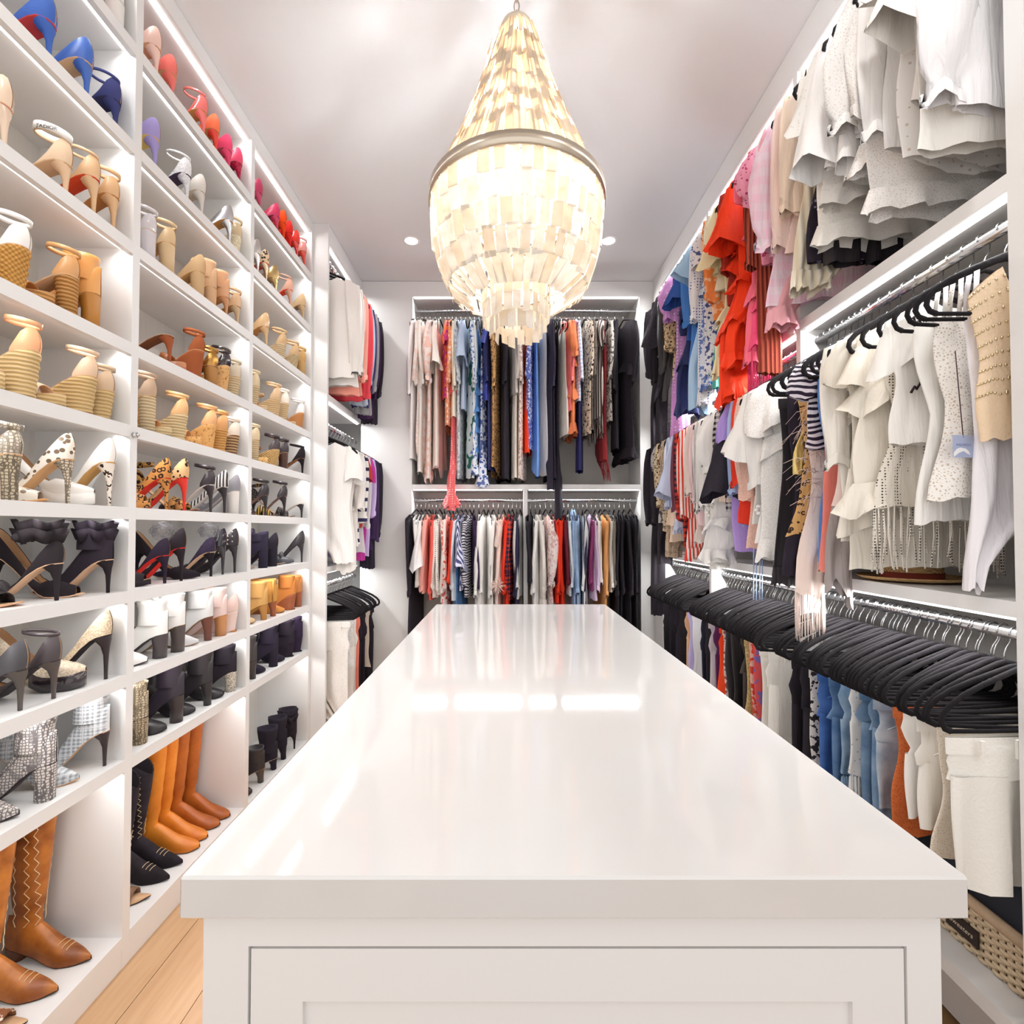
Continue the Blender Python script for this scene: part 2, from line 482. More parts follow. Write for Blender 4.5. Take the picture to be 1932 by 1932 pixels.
# ------------------------------------------------------------------ recessed downlights
def downlight(x, y, label, watts=11):
    t = thing('downlight', label, 'ceiling light', (x, y, CEIL), group='recessed downlights')
    link('trim_ring', MB().revolve([(0.043, -0.001), (0.046, -0.004), (0.056, -0.003), (0.058, 0.0)], 28).mesh('trim_ring'), mat('#f7f4f2', rough=0.5), t)
    link('lens', MB().revolve([(0.0005, -0.0028), (0.030, -0.0026), (0.044, -0.0016)], 28).mesh('lens'), emis('downlight_lens', (1, 0.97, 0.93, 1), 9.0), t)
    d = bpy.data.lights.new('downlight_lamp', 'SPOT'); d.energy = watts; d.spot_size = math.radians(130); d.spot_blend = 0.9
    d.shadow_soft_size = 0.045; d.color = (1, 0.98, 0.96)
    o = bpy.data.objects.new('downlight_lamp', d); COL.objects.link(o); o.parent = t; o.location = (0, 0, -0.02)
downlight(-0.659, 3.385, 'round recessed downlight in the ceiling over the left aisle')
downlight(0.712, 3.385, 'round recessed downlight in the ceiling over the right aisle')
downlight(-0.75, 1.0, 'added unseen fill downlight over the near end of the shoe wall', 14)  # added out of view as fill for the near shoes
downlight(0.70, 0.95, 'added unseen fill downlight over the near end of the right wardrobe', 30)  # added out of view to brighten the white clothes

# ------------------------------------------------------------------ chandelier of shell strips
CHX, CHY = 0.037, 1.70
ch = thing('chandelier', 'large basket chandelier of overlapping cream shell strips above the island', 'chandelier', (CHX, CHY, 0))
SHELLC = ('#f8f3ea', '#f4ecdf', '#f7f3ec', '#efe6d8', '#faf7f2', '#fdfbf8')
def shell_mat(c, tl=0.38):
    k = NT('shell_' + c.strip('#'))
    B = k.b
    tc = k.n('TexCoord').outputs['Object']
    v = k.n('TexNoise'); v.inputs['Scale'].default_value = 30.0; v.inputs['Detail'].default_value = 4.0
    k.l(tc, v.inputs['Vector'])
    r = k.math('POWER', v.outputs[0], 3.0)
    colr = k.mix(r, lin(c), lin('#c9b08c'))
    k.l(colr, B.inputs['Base Color'])
    B.inputs['Roughness'].default_value = 0.3
    tr = k.n('BsdfTranslucent'); k.l(colr, tr.inputs[0])
    mx = k.n('MixShader'); mx.inputs[0].default_value = tl
    out = k.t.nodes['Material Output']
    k.l(B.outputs[0], mx.inputs[1]); k.l(tr.outputs[0], mx.inputs[2]); k.l(mx.outputs[0], out.inputs[0])
    return k.m
SHM = [shell_mat(c) for c in SHELLC]
CREAMM = mat('#e8ddca', rough=0.35)
CHAMP = mat('#cfc2b0', rough=0.28, metal=0.85)
link('canopy_cap', MB().revolve([(0.006, 3.236), (0.03, 3.232), (0.052, 3.215), (0.062, 3.19), (0.063, 3.172), (0.058, 3.172), (0.05, 3.19), (0.006, 3.21)], 28), CREAMM, ch)
for i in range(6):                                 # chain
    z = 3.228 + i * 0.037; a = 0 if i % 2 else PI / 2
    pts = [(0.009 * math.cos(t) * math.cos(a), 0.009 * math.cos(t) * math.sin(a), z + 0.021 + 0.022 * math.sin(t)) for t in [2 * PI * k / 12 for k in range(13)]]
    link('chain_link', MB().tube(pts, 0.0024, 5, False), CHAMP, ch)
link('ceiling_rose', MB().revolve([(0.004, CEIL - 0.022), (0.045, CEIL - 0.018), (0.06, CEIL - 0.006), (0.062, CEIL - 0.001)], 24), CREAMM, ch)
ZR, RR = 2.575, 0.305
link('rim_band', MB().revolve([(RR - 0.006, ZR - 0.021), (RR, ZR - 0.021), (RR, ZR + 0.021), (RR - 0.006, ZR + 0.021), (RR - 0.006, ZR - 0.021)], 64), CHAMP, ch)
for rr, zz in ((0.235, 2.35), (0.115, 2.275), (0.118, 3.0), (0.180, 2.81)):
    link('inner_ring', MB().revolve([(rr - 0.003, zz - 0.003), (rr + 0.003, zz - 0.003), (rr + 0.003, zz + 0.003), (rr - 0.003, zz + 0.003), (rr - 0.003, zz - 0.003)], 40), CHAMP, ch)
link('stem', MB().tube([(0, 0, 3.2), (0, 0, 2.36)], 0.007, 8), CHAMP, ch)
bulbm = emis('bulb_glow', (1, 0.95, 0.88, 1), 9.0)
for i in range(6):
    a = 2 * PI * i / 6 + 0.3; bx, by = 0.115 * math.cos(a), 0.115 * math.sin(a)
    arm = link('arm', MB().tube([(0, 0, 2.42), (bx * 0.5, by * 0.5, 2.395), (bx, by, 2.42), (bx, by, 2.45)], 0.005, 6), CHAMP, ch)
    link('candle_sleeve', MB().tube([(bx, by, 2.44), (bx, by, 2.495)], 0.011, 8), CREAMM, arm)
    link('bulb', MB().ball((bx, by, 2.528), 0.019, 10, 8, 1.7), bulbm, arm)
    d = bpy.data.lights.new('bulb_lamp', 'POINT'); d.energy = 1.6 * K_CHAND; d.color = (1, 0.97, 0.94); d.shadow_soft_size = 0.03
    o = bpy.data.objects.new('bulb_lamp', d); COL.objects.link(o); o.parent = ch; o.location = (bx, by, 2.60)
    d = bpy.data.lights.new('fill_uplight', 'SPOT'); d.energy = 138 * K_CHAND; d.color = (0.93, 0.97, 1.0); d.shadow_soft_size = 0.07   # added upward spot at each bulb to brighten the ceiling
    d.spot_size = math.radians(150); d.spot_blend = 0.6
    o = bpy.data.objects.new('fill_uplight', d); COL.objects.link(o); o.parent = ch; o.location = (bx, by, 2.565); o.rotation_euler = (PI, 0, 0)
cr = random.Random(3)
def strip(mb, r0, z0, r1, z1, a, w, twist=0.0, off=0.0):
    """one thin shell strip from radius r0 at height z0 down to r1 at z1, at angle a"""
    ca, sa = math.cos(a), math.sin(a)
    P0 = Vector(((r0 + off) * ca, (r0 + off) * sa, z0)); P1 = Vector(((r1 + off) * ca, (r1 + off) * sa, z1))
    t = Vector((-sa, ca, 0)) * math.cos(twist) + Vector((ca, sa, 0)) * math.sin(twist)
    n = (P1 - P0).cross(t).normalized() * 0.0008
    j = lambda: 1 + cr.uniform(-0.18, 0.12)
    c = (P1 - P0) * 0.05
    q = [P0 - t * w / 2 * j(), P0 + t * w / 2 * j(), P1 + t * w / 2 * j() - c * cr.uniform(0, 1.5), P1 - t * w / 2 * j() + c * cr.uniform(-1, 1)]
    mb.add([p - n for p in q] + [p + n for p in q], [(0, 1, 2, 3), (7, 6, 5, 4), (0, 4, 5, 1), (1, 5, 6, 2), (2, 6, 7, 3), (3, 7, 4, 0)])
# upper tent: many thin strips joined into the tent of shells, in tiers
tent = [(0.064, 3.185), (0.096, 3.09), (0.127, 2.99), (0.157, 2.90), (0.19, 2.81), (0.232, 2.71), (0.282, 2.595)]
TENTM = [shell_mat('#f2e2cc', .30), shell_mat('#f5e9d8', .34), shell_mat('#efdcc4', .28)]
for q in range(3):
    mb = MB()
    for i in range(len(tent) - 1):
        n = 38 + 8 * i
        for k in range(n):
            if (k + i) % 3 != q: continue
            a = 2 * PI * (k + cr.uniform(-0.3, 0.3)) / n
            (r0, z0), (r1, z1) = tent[i], tent[i + 1]
            up, dn = cr.uniform(0, 0.045), cr.uniform(-0.01, 0.05)
            sl = (r1 - r0) / (z1 - z0)
            if i == len(tent) - 2: dn *= 0.4
            strip(mb, r0 + sl * (up if i else 0), z0 + (up if i else 0), r1 - sl * dn, z1 - dn, a, 2 * PI * (r0 + r1) / 2 / n * 1.25, cr.uniform(-0.55, 0.55), cr.uniform(-0.006, 0.006))
    o = link('shell_tent', mb.mesh('shell_tent', False), TENTM[q], ch); o['kind'] = 'stuff'
tiers = [(0.296, 2.563, 0.293, 2.488, 46), (0.293, 2.492, 0.284, 2.414, 46), (0.285, 2.418, 0.266, 2.342, 44), (0.268, 2.346, 0.238, 2.272, 42),
         (0.240, 2.285, 0.165, 2.225, 40), (0.118, 2.275, 0.118, 2.215, 24), (0.115, 2.222, 0.112, 2.155, 24), (0.09, 2.172, 0.088, 2.112, 18)]
for (r0, z0, r1, z1, n) in tiers:
    for k in range(n):
        mb = MB(); a = 2 * PI * (k + cr.uniform(-0.12, 0.12)) / n
        strip(mb, r0, z0 + cr.uniform(-0.003, 0.003), r1 + cr.uniform(-0.006, 0.006), z1 + cr.uniform(-0.006, 0.006), a, min(2 * PI * r0 / n * 0.88, 0.036), cr.uniform(-0.4, 0.4))
        link('shell_strip', mb.mesh('shell_strip', False), cr.choice(SHM), ch)
# ------------------------------------------------------------------ shoes
def sstep(a, b, x):
    t = min(max((x - a) / (b - a), 0), 1); return t * t * (3 - 2 * t)
def shoe_funcs(h, p, toe, L):
    def s(u):                                    # height of the footbed
        v = p + (h - p) * (1 - sstep(0.10, 0.68, u)) * (1.0 - 0.06 * sstep(0, 0.2, u))
        return v + 0.006 * sstep(0.85, 1.0, u)
    def w(u):                                    # half width
        b = np.interp(u, [0, .02, .06, .12, .25, .42, .58, .70, .80, .88, .95, 1.0],
                      [0.002, .014, .022, .027, .028, .025, .031, .035] +
                      {'p': [.029, .020, .010, .002], 'r': [.035, .031, .022, .004], 's': [.034, .033, .029, .016]}[toe])
        return float(b)
    return s, w
US = [0, .02, .06, .12, .2, .3, .4, .5, .58, .64, .70, .76, .82, .88, .93, .97, 1.0]
def foot_shell(s, w, L, top, closed_from, u0=0.0, u1=1.0, ox=0.0, H=None, inset=0.0):
    """upper of a shoe: side walls from the sole to the topline, closed over the toes"""
    mb = MB(); us = [u for u in US if u0 - 1e-6 <= u <= u1 + 1e-6]
    n = 6
    left, right = [], []
    for u in us:
        W = max(w(u) - inset, 0.0012); z0 = s(u)
        Hh = H(u)                                # height of a closed arch here
        o = 0.0 if u >= closed_from else 1.0
        if u < closed_from:
            tz = top(u); lean = 0.74; rl = []
            kx = max(0.0, 1 - u / .14)           # the counter swells and then leans in towards its top
            for k in range(n):
                q_ = k / (n - 1)
                rl.append((u * L + kx * (-.005 * math.sin(PI * q_ * .8) + .010 * q_ * q_), W * (1 + .05 * math.sin(PI * q_) - (1 - lean) * q_ ** 1.6), z0 + tz * q_))
        else:
            of = min(max((closed_from + 0.10 - u) / 0.10, 0), 1) * 0.55      # throat narrowing
            rl = []
            for k in range(n):
                a = (PI / 2) * (1 - of) * k / (n - 1)
                rl.append((u * L, W * math.cos(a) ** 0.75, z0 + Hh * math.sin(a) ** 0.85))
        right.append(rl); left.append([(x, -y, z) for x, y, z in rl])
    mb.loft(left, False); mb.loft([list(reversed(r)) for r in right], False)
    if u1 < 0.99: pass
    return mb
def sole_mesh(s, w, L, th=0.0035, u0=0.0, u1=1.0, grow=0.0005, zoff=0.0):
    mb = MB(); rings = []
    for u in [x for x in US if u0 - 1e-6 <= x <= u1 + 1e-6]:
        W = w(u) + grow; z = s(u) + zoff
        rings.append([(u * L, -W, z), (u * L, W, z), (u * L, W * 0.94, z - th), (u * L, -W * 0.94, z - th)])
    return mb.loft(rings, True, True, True)
def platform_mesh(s, w, L, p, u0=0.5, u1=1.0):
    mb = MB(); rings = []
    for u in [x for x in US if u0 - 1e-6 <= x <= u1 + 1e-6]:
        W = w(u) + 0.001; z = s(u); b = max(0.0, 0.006 * sstep(.86, 1, u)) + 0.0
        b = b if u > .6 else (z - p * 0.98 if z > p else 0)
        rings.append([(u * L, -W, z), (u * L, W, z), (u * L, W, b), (u * L, -W, b)])
    return mb.loft(rings, True, True, True)
def heel_mesh(kind, s, w, L, h):
    mb = MB(); n = 12
    def ell(cx, rx, ry, z, pw=1.0): return [(cx + rx * math.cos(2 * PI * k / n), ry * math.sin(2 * PI * k / n), z if not callable(z) else z(cx + rx * math.cos(2 * PI * k / n))) for k in range(n)]
    top = lambda x: s(min(max(x / L, 0), 1)) - 0.001
    if kind == 'st':                              # stiletto
        prof = [(0.0, .024, .022, .026), (.10, .021, .019, .022), (.24, .015, .011, .013), (.45, .0125, .0066, .0075), (.75, .0125, .0050, .0056), (1.0, .0125, .0046, .005)]
    elif kind == 'bl':                            # block
        prof = [(0.0, .028, .027, .027), (.12, .026, .025, .026), (.5, .024, .022, .023), (1.0, .025, .022, .022)]
    elif kind == 'fl':                            # flared stacked heel
        prof = [(0.0, .026, .026, .026), (.15, .024, .021, .023), (.55, .020, .015, .017), (1.0, .019, .014, .016)]
    elif kind == 'lo':
        prof = [(0.0, .032, .031, .027), (.5, .031, .029, .026), (1.0, .032, .029, .026)]
    rings = []
    for t, cx, rx, ry in prof:
        if t == 0: rings.append(ell(cx, rx, ry, lambda x: top(x)))
        else:
            zz = (h - 0.004) * (1 - t); rings.append(ell(cx, rx, ry, zz))
    return mb.loft(rings, True, False, True)
def wedge_mesh(s, w, L, h, ribs=True, u1=0.72):
    mb = MB(); nz = 10; rings = []
    us = [u for u in US if u <= u1 + 1e-6]
    for j in range(nz + 1):
        t = j / nz; R = []; out = (0.0018 if (j % 2) else -0.0004) if ribs else 0
        for sgn in (1, -1):
            seq = us if sgn > 0 else list(reversed(us))
            for u in seq:
                W = (w(u) * (1.0 - 0.10 * (1 - t) * (1 - u)) + 0.001 + out)
                x = u * L + (0.012 * (1 - t) if u < .1 else 0) - (out if u < .05 else 0)
                R.append((x, sgn * W, (s(u) - 0.001) * t))
        rings.append(R)
    return mb.loft(rings, True, True, True)
def arch_strap(u, L, s, w, width, hh, grow=0.002, ux=0.0):
    """band across the foot at u"""
    pts = []; sd = []
    for k in range(11):
        a = PI * k / 10
        pts.append((u * L + ux * math.sin(a), (w(u) + grow) * math.cos(a), s(u) - 0.002 + (hh) * math.sin(a) ** 0.8))
        sd.append((width / 2, 0, -0.2 * width * math.sin(a)))
    return MB().ribbon(pts, sd, 0.0011)
def ankle_strap(s, L, z, width=0.010, rx=0.036, ry=0.029, tilt=0.25, cx=0.036):
    pts = []
    for k in range(21):
        a = 2 * PI * k / 20
        x = cx - rx * math.cos(a)
        pts.append((x, ry * math.sin(a), z + tilt * (cx - x)))
    return MB().ribbon(pts, (tilt * width * 0.3, 0, width / 2), 0.0011)
def shaft_mesh(h, hs, r0, r1, L, cx=0.052, lean=0.0, slouch=0.0, scallop=0.0, flat=0.74):
    mb = MB(); rings = []; m = 4 + int(hs * 30); n = 18
    for j in range(m + 1):
        t = j / m; z = h + 0.035 + hs * t
        r = r0 + (r1 - r0) * sstep(0, 1, t) - 0.006 * math.exp(-((t * hs - 0.055) / 0.03) ** 2)
        wob = slouch * math.sin(j * 2.1) * (1 - t) * 0.5
        ring = []
        for k in range(n):
            a = 2 * PI * k / n
            zz = z + (scallop * (abs(math.sin(a)) ** 2 - 0.5) if j == m else 0)
            ring.append((cx - 0.016 * (1 - t) * 0 + lean * t + (r + wob) * math.cos(a), (r + wob) * flat * math.sin(a), zz + slouch * 0.5 * math.sin(a * 2 + j)))
        rings.append(ring)
    # a fold back into the shaft so that the opening has an inside
    inner = [[(cx + lean + (x - cx - lean) * 0.9, y * 0.9, z - 0.002) for x, y, z in rings[-1]],
             [(cx + lean + (x - cx - lean) * 0.8, y * 0.8, z - 0.05) for x, y, z in rings[-1]]]
    rings += inner
    return mb.loft(rings, True, False, True)
def bow_mesh(x, z, w=0.03):
    mb = MB()
    for sg in (1, -1):
        rings = []
        for k in range(6):
            t = k / 5; r = 0.004 + 0.014 * math.sin(PI * (0.15 + 0.75 * t))
            rings.append([(x + r * 0.5 * math.cos(2 * PI * q / 8) + 0.004 * t, sg * (0.003 + w * t), z + r * math.sin(2 * PI * q / 8) - 0.004 * t) for q in range(8)])
        mb.loft(rings, True, True, True)
    return mb.ball((x + 0.003, 0, z), 0.008, 8, 6)
def pouf_mesh(x, z, r):
    mb = MB(); q = random.Random(5)
    for k in range(16):
        a, b, c = q.uniform(0, 2 * PI), q.uniform(0.5, 1), q.uniform(-0.6, 0.6)
        pts = []
        for j in range(13):
            t = 2 * PI * j / 12
            v = Vector((math.cos(t) * r * b, math.sin(t) * r * b * 0.8, r * 0.35 * math.sin(3 * t + k)))
            v = Matrix.Rotation(c + 1.2, 3, 'X') @ (Matrix.Rotation(a, 3, 'Z') @ v)
            pts.append((x + v.x, v.y, z + v.z))
        mb.tube(pts, 0.0006, 4, False)
    return mb
SHOE_CACHE = {}
def M(spec, cloth=False):
    """'hex[/pattern[/hex2[/scale]]][@r.. roughness][@m][@c]' -> material"""
    bits = spec.split('@'); p = bits[0].split('/')
    rough, metal, coat = 0.75, 0.0, 0.0
    for b in bits[1:]:
        if b == 'p': rough, coat = 0.22, 0.6        # patent
        elif b == 's': rough = 0.38                 # smooth leather or satin
        elif b == 'm': metal, rough = 1.0, 0.3      # metallic
        elif b == 'v': rough = 0.95
        elif b == 'x': rough = 0.08
    c = '#' + p[0]
    return mat(c, p[1] if len(p) > 1 else '', '#' + (p[2] if len(p) > 2 else 'ffffff'), float(p[3]) if len(p) > 3 else 1.0, rough, metal, None, coat, cloth)
def build_shoe(typ, up, hl, so, opt):
    """returns the list of (part name, mesh, material, children)"""
    key = (typ, up, hl, so, opt)
    if key in SHOE_CACHE: return SHOE_CACHE[key]
    O = set(opt.split('+')) if opt else set()
    val = {q[0]: float(q[1:]) for q in O if q and q[0] in 'HPS' and q[1:2].isdigit()}
    h = val.get('H', 10.5) / 100; p = val.get('P', 0.0) / 100; hs = val.get('S', 0) / 100
    toe = 'r' if 'rd' in O else ('s' if 'sq' in O else 'p')
    if typ in ('wedge', 'sandal', 'mule') and 'pt' not in O: toe = 'r'
    p = max(p, 0.004)
    L = 0.252 - 0.42 * max(h - p - 0.02, 0)
    if typ in ('boot', 'cowboy'): L = 0.266 if typ == 'boot' else 0.276
    s, w = shoe_funcs(h, p, toe, L)
    mu, mh, ms = M(up), M(hl), M(so)
    lining = M('d9b48e') if 'dk' not in O else M('2a2222')
    parts = []
    H = lambda u: float(np.interp(u, [.3, .55, .64, .75, .88, 1.0], [.075, .056, .046, .036, .027, .010]))
    back = 'hi' in O
    top = lambda u: float(np.interp(u, [0, .03, .08, .16, .28, .42, .54, .6], [.070, .069, .063, .050, .036, .026, .022, .030]))
    if typ in ('pump', 'peep', 'sling', 'dors'):
        u1 = .955 if typ == 'peep' else 1.0
        if typ == 'sling': top2 = lambda u: float(np.interp(u, [0, .05, .12, .2, .3, .45, .6], [.066, .064, .050, .026, .006, .014, .032]))
        elif typ == 'dors': top2 = lambda u: float(np.interp(u, [0, .10, .24, .36, .5, .6], [.072, .066, .036, .008, .012, .032]))
        else: top2 = top
        parts.append(('upper', foot_shell(s, w, L, top2, .60, 0, u1, H=H), mu))
        parts.append(('lining', foot_shell(s, w, L, lambda u: top2(u) - .0015, .60, 0, u1 - .03, H=lambda u: H(u) - .003, inset=.0022), lining))
        if typ == 'sling':
            parts.append(('strap', ankle_strap(s, L, h + .070, .008, .038, .025, -.16, .042), mu))
        parts.append(('insole', sole_mesh(s, w, L, .002, 0, .97, -.003, .0015), M('e0bd98')))
    elif typ in ('sandal', 'mule', 'wedge'):
        parts.append(('insole', sole_mesh(s, w, L, .003, 0, 1, 0.0005, .0012), M('d8b08a') if 'dk' not in O else M('3a3030')))
        parts.append(('toe_strap', arch_strap(.76, L, s, w, .030 if 'th' not in O else .010, .036), mu))
        if 'x2' in O: parts.append(('cross_strap', arch_strap(.60, L, s, w, .022, .046, .001, .014), mu))
        if 'bow' in O: parts.append(('bow', bow_mesh(.74 * L, s(.74) + .042, .036), mu))
        if typ != 'mule':
            parts.append(('heel_cup', foot_shell(s, w, L, lambda u: float(np.interp(u, [0, .1, .2, .26], [.058, .052, .02, .002])), .60, 0, .2, H=H), mu))
            zz = h + .070
            a = ankle_strap(s, L, zz, .012, .036, .027, -.16, .034)
            parts.append(('ankle_strap', a, mu))
            parts.append(('buckle', MB().tube([(.036 + .007 * math.cos(t), -.029, zz + .008 * math.sin(t)) for t in [2 * PI * k / 10 for k in range(11)]], .0016, 5, False), GOLD))
    elif typ in ('bootie', 'boot', 'cowboy'):
        HB = lambda u: float(np.interp(u, [0, .1, .3, .45, .6, .75, .88, 1.0], [.085, .088, .095, .085, .060, .042, .030, .010]))
        if 'po' in O: pass
        mb = foot_shell(s, w, L, top, -1.0, 0, .955 if 'pe' in O else 1.0, H=HB)
        r0, r1 = (.044, .050) if typ == 'bootie' else (.047, .066 if typ == 'boot' else .074)
        hs = hs or (.075 if typ == 'bootie' else .34)
        sh = shaft_mesh(h, hs, r0, r1, L, .050 if typ != 'cowboy' else .064, 0.0 if typ == 'bootie' else .012, .004 if 'sl' in O else 0, .05 if typ == 'cowboy' else (.01 if 'sc' in O else 0), .74 if typ == 'bootie' else (.6 if typ == 'boot' else .56))
        sh.add(mb.v, mb.f)
        parts.append(('upper', sh, mu))
        if 'zip' in O:
            parts.append(('zipper', MB().ribbon([(.03 + .05 * t, -.0405 + .002 * t, h + .02 + .055 * t) for t in (0, .33, .66, 1)], (.0018, 0, .003), .001), GOLD))
        if 'pull' in O or typ == 'cowboy':
            parts.append(('pull_tab', MB().ribbon([(.056, -.04, h + hs + .0), (.058, -.044, h + hs + .035), (.060, -.036, h + hs + .05), (.060, -.03, h + hs + .03)], (.010, 0, 0), .001), mu))
        if 'fr' in O:
            for k in range(9):
                a = -PI * 0.95 + k * PI * .21
                x, y = .05 + .052 * math.cos(a), .041 * math.sin(a)
                parts.append(('fringe_strand', MB().ribbon([(x, y, h + .03 + hs), (x * 1.03, y * 1.07, h + .0 + hs * .6), (x * 1.02, y * 1.08, h + .0)], (.005 * math.sin(a), .005 * math.cos(a), 0), .0008), mu))
        if typ == 'cowboy':
            stc = M('e8d2a8'); st = MB()
            for sy in (1, -1):
                for cxk, am in ((.078, .014), (.050, -.010), (.104, .010)):
                    pts = []
                    for j in range(22):
                        z = h + .07 + (hs - .06) * j / 21
                        t = (z - h - .035) / hs; rr = (r0 + (r1 - r0) * sstep(0, 1, t)) * 1.0
                        x = cxk + .012 * t + (am if j % 2 else 0)
                        dx = (x - .064 - .012 * t) / max(rr, .001); dx = max(min(dx, .96), -.96)
                        pts.append((x, sy * (rr * .56 * math.sqrt(1 - dx * dx) + .0008), z))
                    st.tube(pts, .0013, 4, False)
            for k in range(3):
                u = .66 + .05 * k
                st.tube([(u * L, (w(u) * .5) * math.cos(a) , s(u) + HB(u) * (.93 + .09 * math.sin(a)) + .002) for a in [PI * q / 6 for q in range(7)]], .0011, 4, False)
            parts.append(('stitching', st, stc))
    if 'txt' in O:
        parts.append(('ribbon_strap', ankle_strap(s, L, h + .078, .020, .040, .0285, -.16, .042), M('f4f0ea')))
    if 'tie' in O:
        parts.append(('ankle_tie', bow_mesh(.075, h + .085, .05), mu))
    if 'ru' in O:
        rr = MB()
        for jj in range(2):
            pts = []; sd = []
            for k in range(33):
                a = 2 * PI * k / 32; wv = .008 * math.sin(7 * a + jj)
                pts.append((.048 + (.046 + wv) * math.cos(a), (.038 + wv) * math.sin(a), h + .085 + .028 * jj + .006 * math.sin(5 * a)))
                sd.append((.006 * math.cos(a), .006 * math.sin(a), .02))
            rr.ribbon(pts, sd, .001)
        parts.append(('ruffle', rr, mu))
    if 'pom' in O: parts.append(('tulle_pouf', pouf_mesh(.02, h + .10, .042), M('5d5a60')))
    if 'toebow' in O: parts.append(('bow', bow_mesh(.70 * L, s(.7) + .046, .034), mu))
    if 'stud' in O:
        sb = MB(); q = random.Random(2)
        for u in ((.08, .16, .24, .32, .62, .7, .78) if typ not in ('sandal', 'mule') else (.68, .76, .82)):
            for zf in ((.25, .6, .9) if u < .4 else (.4,)):
                for sg in (1, -1):
                    z = s(u) + (top(u) * zf if u < .4 else H(u) * .6)
                    sb.ball((u * L, sg * w(u) * (1 if u < .4 else .85), z), .0035, 6, 4)
        parts.append(('studs', sb, M('e8e2da@m')))
    # soles and heels
    if typ == 'wedge' or 'wg' in O:
        parts.append(('wedge_heel', wedge_mesh(s, w, L, h, 'rope' in hl or 'weave' in hl), mh))
        if p > .012: parts.append(('platform', platform_mesh(s, w, L, p, .7), mh))
        parts.append(('outsole', sole_mesh(lambda u: 0.0035 + 0.005 * sstep(.9, 1, u), w, L, .0035, .02, 1.0, -.002), ms))
    else:
        parts.append(('outsole', sole_mesh(s, w, L, .0035), ms))
        if p > .012: parts.append(('platform', platform_mesh(s, w, L, p), M(hl) if 'ph' in O else mu))
        hk = 'bl' if 'bl' in O else ('fl' if 'fl' in O else ('lo' if 'lo' in O else 'st'))
        parts.append(('heel', heel_mesh(hk, s, w, L, h), mh))
    out = []
    for nm, mb, m in parts:
        me = mb.mesh(nm)
        if m is not None: me.materials.append(m)
        out.append((nm, me))
    SHOE_CACHE[key] = (out, L)
    return SHOE_CACHE[key]
SHOE_CAT = {'bootie': ('ankle_boot', 'boot'), 'boot': ('tall_boot', 'boot'), 'cowboy': ('western_boot', 'boot'), 'wedge': ('wedge_sandal', 'shoe'),
            'sandal': ('heeled_sandal', 'shoe'), 'mule': ('mule', 'shoe'), 'pump': ('pump', 'shoe'), 'peep': ('peep_toe_pump', 'shoe'), 'sling': ('slingback', 'shoe'), 'dors': ('pump', 'shoe')}
def place_shoe(y, z, typ, up, hl, so, opt, label, dirn, group, gap):
    parts, L = build_shoe(typ, up, hl, so, opt)
    nm, cat = SHOE_CAT[typ]
    yaw = 0.28 + RNG.uniform(-0.07, 0.07) if typ not in ('boot', 'cowboy') else RNG.uniform(-0.08, 0.08)
    sc = {'bootie': 1.06, 'boot': 1.0, 'cowboy': 1.0}.get(typ, 1.11)
    hmax = max(v.co.z for _, me in parts for v in me.vertices)
    sz = min(sc, (gap - 0.045) / hmax)
    hl_ = L * sc * 0.5 * math.sin(yaw)
    if dirn == 'h':                              # heel to the room
        y += hl_
        loc = (XL - 0.014 - RNG.uniform(0, .010), y, z + 0.0006); rz = PI + yaw
    else:
        y -= hl_
        loc = (XL - 0.016 - L * sc * math.cos(yaw) - 0.008 - RNG.uniform(0, .010), y, z + 0.0006); rz = yaw
    t = thing(nm, label, cat, loc, (0, 0, rz), group)
    t.scale = (sc, sc, sz)
    for pn, me in parts:
        link(pn, me, None, t)
    return t, L
# cells: shelf index | column | list of  'type;upper;heel;sole;options;direction;label', nearest to the camera first
SHOES = []
def cell(row, colm, txt, y0=None, y1=None, ys=None):
    SHOES.append((row, colm, [l.strip().split(';') for l in txt.strip().split('\n')], y0, y1, ys))
cell(0, 0, '''pump;e8481f@p;e8481f@p;c9a27c;;h;orange-red patent stiletto pump on the topmost shelf nearest the camera
bootie;e9e5e0@s;e9e5e0;cfc8c0;H9+bl;h;white leather ankle boot on the topmost shelf''', 1.46, 1.575)
cell(0, 1, '''pump;f4cdbf@s;f4cdbf@s;c99372;;h;pale blush leather stiletto pump on the top shelf
pump;e8776e@v;e8776e;b98a60;H9+rd;h;coral suede round-heeled pump behind the blush one
pump;ea746e@p;ea746e@p;a8743f;;t;coral patent pump with its toe pointing out
sling;ea746e@p;ea746e@p;a8743f;;h;shiny coral patent slingback with thin heel
pump;f07a55@v;e0402c@s;a8743f;;h;orange suede pump with a bright red heel
peep;e24b72@v;e24b72;8d3a3a;H9+tie;h;magenta suede peep-toe shoe with knotted ankle tie
pump;e0446a@s;d42a52/glitter/8a1030;7d2030;rd;h;hot pink pump with crimson glitter heel''')
cell(0, 2, '''pump;b83058@s;b83058@s;6d2030;H9;h;raspberry leather pump in the far top cubby
pump;c22f55@v;c22f55@v;6d2030;H8;t;dark pink suede pump with toe out
pump;cb2f5c@s;cb2f5c@s;6d2030;H9;h;cerise pump next to the orange one
pump;f0501c@v;f0501c@v;a33515;;h;bright orange suede stiletto pump
pump;df2f28@v;df2f28@v;8d1f18;;h;scarlet suede pump with slim heel
pump;e3352b@p;e3352b@p;8d1f18;P2;h;glossy red patent platform pump
sandal;f0a09a@p;e8442a@p;a33515;x2;h;clear pink and red strappy vinyl sandal''')
